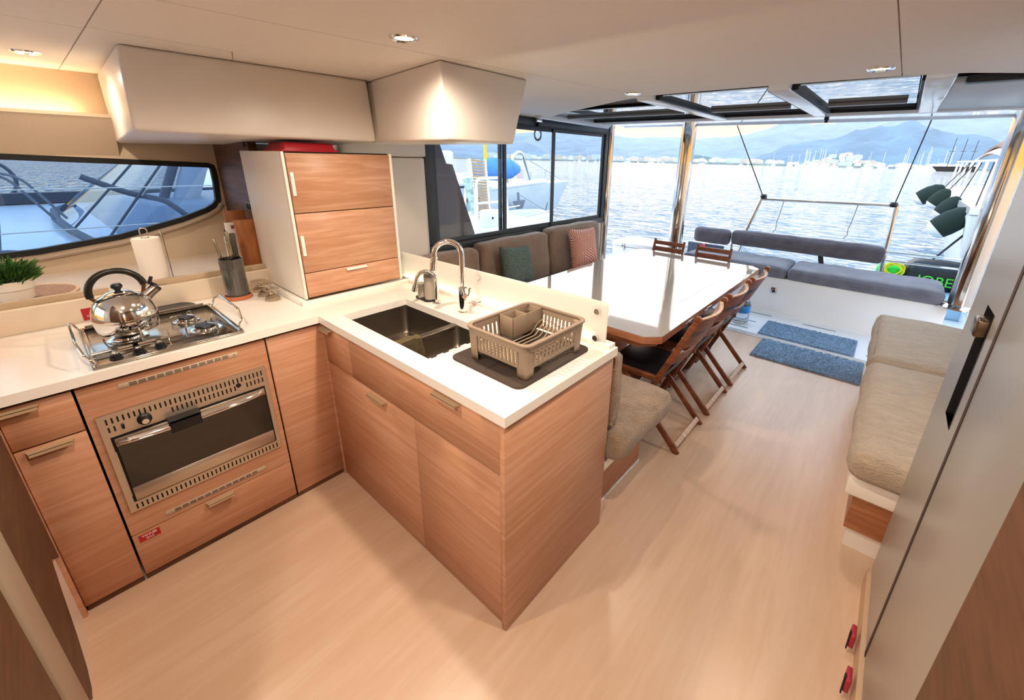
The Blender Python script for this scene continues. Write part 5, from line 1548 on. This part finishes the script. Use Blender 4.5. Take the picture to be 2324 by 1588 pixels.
for k in range(185):
    a = R.uniform(-47, -11)
    put_house(a, 612 + R.random() ** 1.5 * 85, .6 + R.random() * 2, R.choice((0, 0, 1, 1, 2)), R.uniform(.42, .62))
for k in range(110):
    a = R.gauss(-5.2, 2.2)
    v = R.random()
    z = 690 * math.tan(math.radians(max(0, interp(knoll, a)))) * v ** .8
    put_house(a, 610 + 80 * v - 6, max(.4, z - 2), R.choice((0, 0, 1, 2)), R.uniform(.40, .58), 'on or below the wooded knoll')
for k in range(40):
    put_house(R.uniform(-1, 5), 612 + R.random() * 40, .6, R.choice((0, 1)), R.uniform(.42, .6), 'behind the dark ship')
# ---- sailing boats at anchor
def sailboat():
    b = MB()
    b.hexa([(-5, -1.2, 0), (5, -.2, 0), (5, .2, 0), (-5, 1.2, 0), (-5.2, -1.6, 1.5), (6, -.15, 1.7), (6, .15, 1.7), (-5.2, 1.6, 1.5)])
    b.hexa([(-2, -.8, 1.5), (1.5, -.6, 1.5), (1.5, .6, 1.5), (-2, .8, 1.5), (-1.6, -.6, 2.2), (1, -.4, 2.2), (1, .4, 2.2), (-1.6, .6, 2.2)])
    b.tube([(1, 0, 1.5), (1, 0, 17)], .16, 6)
    b.tube([(1, 0, 3), (-4, 0, 3)], .14, 6)
    return b
bw = mat('white_hull', '#f4f5f6', .5)
sb0 = sailboat().build('sailboat', bw)
moor = []
for k in range(64):
    if k < 40: a = R.choice((R.gauss(-9.5, 1.6), R.gauss(-8.6, .8), R.gauss(-5, 3), R.gauss(.2, 1.2), R.gauss(2.5, 1.2), R.uniform(-12, 5)))
    else: a = R.uniform(-42, -12)
    for _ in range(40):
        r = R.uniform(500, 600)
        q_ = (1.94 + r * math.sin(math.radians(a)), -.73 + r * math.cos(math.radians(a)))
        if all((q_[0] - p[0]) ** 2 + (q_[1] - p[1]) ** 2 > 144 for p in moor): break
        a += R.uniform(-.4, .4)
    moor.append(q_)
    o = sb0 if k == 0 else sb0.copy()
    if k: COL.objects.link(o)
    s = R.uniform(.6, 1.05) if k < 40 else R.uniform(.35, .6)
    o.scale = (s, s, s * R.uniform(.9, 1.25))
    o.rotation_euler = (0, 0, R.uniform(0, 6.28))
    o.location = (1.94 + r * math.sin(math.radians(a)), -.73 + r * math.cos(math.radians(a)), -.99 + 8.5 * o.scale.z)
    tag(o, ('tall' if s > .6 else 'short') + '-masted white sailing boat moored along the far shore', 'sailboat', 'sailing boats along the far shore')
gd = mat('dark_gulet_hull', '#3c3330', .7)
gx, gy = 1.94 + 380 * math.sin(math.radians(3.8)), -.73 + 380 * math.cos(math.radians(3.8))
gu = thing('gulet', 'dark wooden three-masted ship anchored before the far shore', 'ship', (gx, gy, -1.1))
b = MB(); b.hexa([(gx - 9, gy - 2, -1.1), (gx + 8, gy - 2, -1.1), (gx + 8, gy + 2, -1.1), (gx - 9, gy + 2, -1.1), (gx - 12, gy - 2.6, 1.9), (gx + 9, gy - 2.6, 2.3), (gx + 9, gy + 2.6, 2.3), (gx - 12, gy + 2.6, 1.9)])
b.build('hull', gd, gu)
for k, dx in enumerate((-5, 0, 5)):
    MB().tube([(gx + dx, gy, 1.5), (gx + dx + .6, gy, 19 - k * .8)], .16, 6).build('mast', gd, gu)
    MB().tube([(gx + dx - 1.2, gy, 11), (gx + dx + 1.8, gy, 11)], .12, 6).build('yard', gd, gu)

# ---- neighbour boat on the right
nb = thing('neighbour_yacht', 'white yacht moored alongside with fenders, rails and tan cover', 'yacht', (4, 10, -1))
b = MB()
b.hexa([(2.9, 6.6, -.995), (6, 6.6, -.995), (6, 16, -.995), (3.3, 13, -.995), (2.62, 6.2, 1.12), (6, 6.2, 1.12), (6, 16, 1.35), (2.62, 11.6, 1.25)])
b.build('hull', mat('yacht_white', '#dfe8f2', .25, coat=.4), nb, bev=.05)
MB().box(2.62, 6, 6.2, 11.6, 1.12, 1.2).build('toe_rail', M['gelcoat'], nb)
for k in range(7):
    y = 6.5 + k * .82
    MB().tube([(2.72, y, 1.15), (2.74, y, 1.72)], .016, 8).build('stanchion', M['white'], nb, smooth=True)
for z in (1.72, 1.45):
    MB().tube([(2.74, 6.5, z), (2.70, 8.5, z), (2.72, 11.4, z + .02)], .014 if z > 1.6 else .006, 8).build('guard_rail', M['white'], nb, smooth=True)
def cover(u, v):
    x = 2.95 + 1.5 * u
    y = 7.6 + 3.2 * v
    return (x, y, 1.62 + .75 * math.sin(PI * min(1, .15 + .75 * u)) * (.55 + .45 * math.sin(PI * v)))
o = MB().grid(cover, 16, 16).build('tan_cover', mat('tan_canvas', '#9c8476', .9, var=(6, .15)), nb, smooth=True)
sm = o.modifiers.new('thick', 'SOLIDIFY'); sm.thickness = .03
MB().grid(lambda u, v: (2.9 + 1.6 * u, 7.4 + 3.6 * v, 1.66 + .68 * math.sin(PI * min(1, .12 + .7 * u)) * (.6 + .4 * math.sin(PI * v)) - .06), 12, 12).build('white_lining', M['white'], nb, smooth=True)
MB().box(3.3, 6, 6.9, 11.5, 1.2, 1.6).build('deckhouse', M['gelcoat'], nb, bev=.08)
fc = mat('dark_green_fender_cloth', '#20302a', .9, bump=(120, .2, .004))
fw_ = mat('white_fender_tip', '#f2f2f2', .4)
for (x, y, z, rr, tilt, lab) in ((2.36, 9.2, 1.19, .13, .9, 'rounded dark fender hanging farthest along the yacht rail'), (2.455, 8.4, 1.17, .10, .55, 'slim dark green fender second from the far rail end'), (2.535, 7.7, 1.09, .105, .55, 'slim dark green fender with white tip, third along the rail'), (2.53, 6.6, .99, .14, .8, 'large dark fender with a white tip hanging nearest the stern rail')):
    fe = thing('fender', lab, 'fender', (x, y, z))
    M3 = Matrix.Rotation(tilt, 3, 'Y')
    L_ = rr * 1.75
    MB().lathe([(0, L_ * .95), (rr * .35, L_ * .9), (rr * .8, L_ * .6), (rr, L_ * .1), (rr, -L_ * .3), (rr * .92, -L_ * .62)], (x, y, z), 24, M3).build('cover', fc, fe, smooth=True)
    MB().lathe([(rr * .915, -L_ * .62), (rr * .78, -L_ * .78), (rr * .45, -L_ * .92), (0, -L_ * .98)], (x, y, z), 24, M3).build('tip', fw_, fe, smooth=True)
    top = Vector((x, y, z)) + M3 @ Vector((0, 0, L_ * .95))
    MB().tube([top, (2.74, y + .15, 1.70)], .007, 6).build('lanyard', M['black'], fe)
tag(MB().tube([(2.80, 6.55, 1.05), (2.35, 6.35, .35), (2.2, 6.28, .10)], .012, 6).build('rope', M['black'], smooth=True), 'dark mooring rope running from the yacht down to the stern platform', 'rope')

# ---- neighbour seen through the galley window
na = thing('neighbour_foredeck', 'white yacht foredeck with a clear spray hood outside the galley window', 'yacht', (-5, 0, -1))
dk = mat('bluish_white_deck', '#cfdbe8', .35)
b = MB(); b.hexa([(-3.4, -9, -.995), (-6.4, -9, -.995), (-6.4, 2.4, -.995), (-3.4, 2.4, -.995), (-3.0, -9, .72), (-6.8, -9, .95), (-6.8, 2.6, .95), (-3.0, 2.6, .72)])
b.build('hull', dk, na, bev=.06)
MB().hexa([(-3.9, -.2, .78), (-6.2, -.5, .78), (-6.2, 2.4, .78), (-3.9, 2.4, .78), (-4.2, .15, 1.06), (-6.0, -.1, 1.06), (-6.0, 2.4, 1.12), (-4.2, 2.4, 1.12)]).build('coachroof', mat('grey_coachroof', '#8d97a6', .5), na, bev=.03)
MB().box(-6.75, -6.6, -9, 2.5, .95, 1.08).build('toe_rail', mat('dark_toe_rail', '#3c4450', .5), na)
cz = lambda a: None
BASE = [Vector(p) for p in ((-6.0, -.40, .95), (-5.6, -.58, .93), (-5.0, -.60, .90), (-4.28, -.54, .85), (-3.72, -.46, .82), (-3.44, -.38, .80), (-3.25, -.1, .78))]
TOP = [Vector(p) for p in ((-5.6, .75, 1.90), (-5.3, .60, 1.92), (-4.9, .50, 1.93), (-4.4, .45, 1.93), (-3.9, .44, 1.93), (-3.55, .50, 1.92), (-3.4, .75, 1.90))]
def along(tab, s):
    t = s * (len(tab) - 1); k = min(int(t), len(tab) - 2)
    return tab[k].lerp(tab[k + 1], t - k)
hoodb = lambda s: along(BASE, s)
hoodt = lambda s: along(TOP, s)
hg = glass('spray_hood_film', '#d7e2ee')
MB().grid(lambda u, v: hoodb(u).lerp(hoodt(u), v), 30, 8).build('clear_panel', hg, na, smooth=True)
MB().tube([hoodb(k / 30) + Vector((0, 0, .01)) for k in range(31)], .035, 10).build('hood_foot', mat('grey_canvas', '#5f6672', .8), na, smooth=True)
for s in (.5, .80):
    MB().tube([hoodb(s), hoodt(s)], .011, 8).build('hood_hoop', mat('slate_tube', '#4a5666', .4) if s < .6 else bpy.data.materials['slate_tube'], na, smooth=True)
MB().tube(fillet([(-3.62, -.40, 1.40), (-3.6, -.13, 1.25), (-3.58, .12, 1.17), (-3.55, .225, 1.05), (-3.5, .30, .95), (-3.5, .33, .80)], .06), .026, 12).build('grab_bar', bpy.data.materials['grey_canvas'], na, smooth=True)
MB().tube([(-5.05, .50, .9), (-5.0, .90, 1.9)], .13, 16).build('mast_boot', mat('grey_white_sail', '#b9bfca', .8), na, smooth=True)
MB().tube([(-5.1, .32, 1.0), (-5.0, .70, 1.9)], .05, 10).build('mast', bpy.data.materials['slate_tube'], na, smooth=True)
MB().tube([(-5.6, 1.22, 1.28), (-5.6, 1.12, 1.5)], .07, 12).build('furled_bag', bpy.data.materials['slate_tube'], na, smooth=True)
for (z, r) in ((1.33, .005), (1.02, .005)):
    MB().tube([(-3.05, -3, z + .02), (-3.05, 0, z), (-3.05, 2.4, z)], r, 5).build('lifeline', M['white'], na)
for y in (-1.9, -.05, 1.6):
    MB().tube([(-3.05, y, .74), (-3.05, y, 1.36)], .013, 6).build('stanchion', M['steel'], na) if y != -.05 else None
tag(MB().tube([(-3.2 + .10 * math.cos(a), -.98 + .10 * math.sin(a * 1.0), .80 + .004 * a) for a in [k * .4 for k in range(48)]], .012, 6).build('rope_coil', mat('grey_rope', '#77808c', .8), smooth=True), 'grey rope coil lying on the neighbour foredeck behind the plant', 'rope')
for k, y in enumerate((-.97, -.90)):
    pts = fillet([(-3.6, y - .10, .78), (-3.6, y - .02, 1.15), (-3.6, y + .02, 1.45), (-3.6, y + .16, 1.40), (-3.6, y + .34, 1.05)], .12)
    tag(MB().tube(pts, .010, 6).build('rope', bpy.data.materials['grey_rope'], smooth=True), 'pale looped rope standing above the foredeck outside the galley window', 'rope', 'ropes above the neighbour foredeck')
wn = thing('neighbour_steering', 'dark steering wheel ring on the far deck outside the galley window', 'steering wheel', (-6.9, -1.1, 1.0))
MB().tube([(-7.2, -1.05 + .26 * math.cos(a), 1.22 + .26 * math.sin(a)) for a in [k * PI / 14 for k in range(28)]], .022, 8, closed=True).build('wheel_rim', bpy.data.materials['slate_tube'], wn, smooth=True)
MB().tube([(-7.2, -1.05, 1.22), (-7.2, -1.05, .6)], .05, 8).build('pedestal', bpy.data.materials['slate_tube'], wn, smooth=True)
n2 = thing('neighbour_motorboat', 'second white boat beyond the foredeck outside the galley window', 'boat', (-10, 0, -1))
b = MB(); b.hexa([(-8.6, -6, -.995), (-11.5, -6, -.995), (-11.5, 9, -.995), (-8.6, 9, -.995), (-8.3, -3.5, .55), (-11.7, -3.5, .55), (-11.7, 9.3, .75), (-8.3, 9.3, .75)])
b.build('hull', dk, n2, bev=.05)
MB().box(-8.45, -8.3, -3.4, 9, .30, .42).build('rub_rail', mat('brick_red_rail', '#6d3a38', .6), n2)
MB().hexa([(-8.9, 1.5, .7), (-11.2, 1.5, .7), (-11.2, 6, .7), (-8.9, 6, .7), (-9.2, 2.1, 1.25), (-11, 2.1, 1.25), (-11, 5.6, 1.25), (-9.2, 5.6, 1.25)]).build('cabin', M['gelcoat'], n2, bev=.06)

# ---- boats seen through the side window
cat = thing('neighbour_catamaran', 'white catamaran bows with crossbeam and steel arch beyond the side window', 'catamaran', (-9, 11, -1))
b = MB(); b.hexa([(-8.0, 9.0, -.995), (-9.4, 9.0, -.995), (-9.1, 12.3, -.995), (-8.5, 12.3, -.995), (-7.8, 8.4, .78), (-9.6, 8.4, .78), (-8.9, 13.5, .80), (-8.4, 13.5, .80)])
b.build('hull', mat('grey_white_hull', '#c9d3de', .3), cat, bev=.05)
b = MB(); b.hexa([(-13.0, 9.0, -.995), (-14.4, 9.0, -.995), (-14.1, 14.3, -.995), (-13.5, 14.3, -.995), (-12.8, 8.4, .9), (-14.6, 8.4, .9), (-13.9, 15.5, .92), (-13.4, 15.5, .92)])
b.build('hull', bpy.data.materials['grey_white_hull'], cat, bev=.05)
MB().tube([(-7.9, 8.6, .72), (-8.3, 11.8, .82)], .11, 12).build('crossbeam', M['gelcoat'], cat, smooth=True)
MB().box(-12.8, -8.2, 5.5, 10.5, .78, .95).build('deck', M['gelcoat'], cat, bev=.05)
MB().tube(fillet([(-8.1, 9.7, .9), (-8.1, 9.9, 1.75), (-8.15, 10.35, 1.85), (-8.15, 10.75, .9)], .3), .055, 10).build('steel_arch', M['steel'], cat, smooth=True)
MB().tube(fillet([(-9, 11.8, .85), (-9, 11.8, 1.25), (-9, 12.7, 1.25), (-9, 12.7, .85)], .1), .02, 8).build('pulpit', M['steel'], cat, smooth=True)
MB().box(-8.95, -8.85, 10.95, 11.25, .9, 1.28).build('life_ring_case', mat('pink_grey_case', '#c9aeb0', .6), cat, bev=.06)
for (p, q) in (((-8.0, 12.9, .75), (-7.8, 10.2, -.3)), ((-7.9, 10.0, .45), (-8.1, 12.4, -.55)), ((-8.1, 10.6, 1.6), (-8.6, 13.2, .85))):
    MB().tube([p, q], .014, 6).build('mooring_line', mat('pale_line', '#aab2b8', .7) if q[1] == 10.2 else bpy.data.materials['pale_line'], cat)
an = MB(); an.tube([(-7.75, 9.75, .55), (-7.7, 9.75, .05)], .04, 8); 
an.build('anchor_shank', mat('anchor_grey', '#6d7684', .5), cat, smooth=True)
MB().hexa([(-7.72, 9.45, .28), (-7.68, 9.45, .28), (-7.68, 10.05, .30), (-7.72, 10.05, .30), (-7.72, 9.65, .02), (-7.68, 9.65, .02), (-7.68, 9.9, .02), (-7.72, 9.9, .02)]).build('anchor_fluke', bpy.data.materials['anchor_grey'], cat)
bc = thing('kayak_cover', 'bright blue cover over boards on the neighbour catamaran', 'cover', (-7, 7.4, 1.0))
MB().lathe([(0, -.95), (.10, -.9), (.26, -.55), (.30, 0), (.26, .55), (.10, .9), (0, .95)], (-6.6, 7.65, 1.33), 20, Matrix.Rotation(PI / 2, 3, 'X') @ Matrix.Scale(.6, 3, (1, 0, 0))).build('canvas', mat('blue_canvas', '#2f86d6', .6, var=(4, .2)), bc, smooth=True)
for dy in (-.4, .4):
    MB().tube([(-6.6, 7.65 + dy, .95), (-6.6, 7.65 + dy, 1.1)], .04, 8).build('cradle', M['steel'], bc)
# boarding gangway with teak slats, raised
gw = thing('gangway', 'raised boarding gangway with pale teak slats outside the side window', 'gangway', (-5, 5.4, .3))
tk = mat('pale_teak', '#a98c69', .7, var=(9, .1))
g0a, g0b = Vector((-4.9, 5.20, 1.60)), Vector((-4.9, 5.62, 1.57))
g1a, g1b = Vector((-5.0, 5.44, .25)), Vector((-5.0, 5.86, .22))
for (p, q) in ((g0a, g1a), (g0b, g1b)):
    MB().bar(p, q, .05, .05, (1, 0, 0)).build('side_rail', M['white'], gw)
for k in range(22):
    t = (k + .5) / 22
    p, q = g0a.lerp(g1a, t), g0b.lerp(g1b, t)
    MB().bar(p + Vector((.02, .03, 0)), q + Vector((.02, -.03, 0)), .016, .045, (0, 0, 1)).build('slat', tk, gw)
MB().bar((-5.05, 5.9, -.2), (-5.05, 5.75, .4), .06, .06).build('support', M['steel'], gw)
tr_ = thing('neighbour_stern', 'white stern deck with rails and covered outboard outside the side window', 'yacht', (-4, 5.2, -1))
b = MB(); b.hexa([(-2.6, 3.2, -.995), (-6.2, 3.2, -.995), (-6.2, 6.9, -.995), (-2.9, 6.2, -.995), (-2.3, 3.0, .42), (-6.4, 3.0, .42), (-6.4, 7.1, .30), (-2.6, 6.6, .30)])
b.build('hull', mat('lavender_white', '#e2e6f0', .3), tr_, bev=.08)
MB().tube(fillet([(-4.6, 5.1, .35), (-4.6, 5.1, 1.23), (-4.7, 5.95, 1.22), (-4.75, 6.2, .35)], .15), .03, 8).build('push_pit', M['white'], tr_, smooth=True)
MB().tube([(-4.6, 5.1, .74), (-4.72, 6.05, .72)], .025, 8).build('mid_rail', M['white'], tr_, smooth=True)
MB().box(-3.65, -3.45, 4.28, 4.62, .44, .76).build('outboard_cover', mat('grey_white_cover', '#dfe4ee', .5), tr_, bev=.05)
MB().box(-3.449, -3.447, 4.42, 4.46, .60, .64).build('emblem', M['black'], tr_)
MB().tube([(-4.45, 4.75, 1.25), (-4.42, 4.78, .95), (-4.4, 4.82, .55)], [.10, .07, .03], 8).build('hanging_net', mat('pale_green_net', '#a9c2b4', .9, var=(14, .5)), tr_, smooth=True)
MB().tube([(-5.6, 5.6, .3), (-5.6, 5.7, 1.2)], .03, 6).build('post', M['white'], tr_)
MB().box(-5.9, -5.5, 4.6, 5.3, 1.25, 1.75).build('cabin_end', mat('blue_white_cabin', '#d6e4f2', .4), tr_, bev=.05)
MB().box(-5.49, -5.48, 4.85, 5.05, 1.32, 1.55).build('porthole', mat('mauve_window', '#8f7d90', .3), tr_)
tag(MB().tube([(-5, 5.72, 2.2), (-5, 5.74, 1.7), (-5.0, 5.73, 1.44)], .035, 10).build('yellow_hose', mat('yellow_hose', '#d9c02c', .5), smooth=True), 'thick yellow hose hanging above the gangway outside the side window', 'hose')
dg_ = thing('dinghy', 'pale dinghy with oars floating beside the catamaran bow', 'dinghy', (-6, 8, -1))
MB().tube(fillet([(-5.6, 7.5, -.1), (-5.8, 8.9, -.1), (-6.4, 9.4, -.05), (-7.0, 8.9, -.1), (-7.0, 7.5, -.1)], .4), .22, 12).build('tube', mat('pale_dinghy', '#d4dde8', .5), dg_, smooth=True)
MB().box(-6.95, -5.7, 7.5, 8.9, -.3, -.2).build('dinghy_floor', mat('grey_floor', '#7f8a96', .7), dg_)
for x in (-5.6, -7.0):
    MB().tube([(x, 7.6, .15), (x + .1, 8.9, .25)], .02, 6).build('oar', M['white'], dg_)
MB().tube([(-6.2, 8.8, .0), (-6.3, 9.3, -.2), (-6.6, 9.9, .3)], .015, 8).build('painter', M['black'], dg_, smooth=True)
cb_ = MB()
cb_.tube([(-.90, 2.62 + .05 * math.cos(a), 1.86 + .05 * math.sin(a) - .0006 * a) for a in [k * .42 for k in range(46)]], .007, 6)
tag(cb_.build('cable_coil', mat('grey_cable', '#8b9098', .6), smooth=True), 'small coil of pale cable hanging outside at the top of the side window', 'cable')

# ---- evening haze over the bay
hz = bpy.data.materials.new('bay_haze'); hz.use_nodes = True
hn = hz.node_tree.nodes; hn.clear()
ho_ = hn.new('ShaderNodeOutputMaterial'); hv = hn.new('ShaderNodeVolumeScatter')
hv.inputs['Color'].default_value = lin('#e2e6ec'); hv.inputs['Density'].default_value = .0004; hv.inputs['Anisotropy'].default_value = .3
hz.node_tree.links.new(hv.outputs[0], ho_.inputs['Volume'])
tag(MB().box(-2500, 2500, 420, 1750, .65, 110).build('bay_haze', hz), 'thin blue evening haze hanging over the bay', 'haze', kind='stuff')
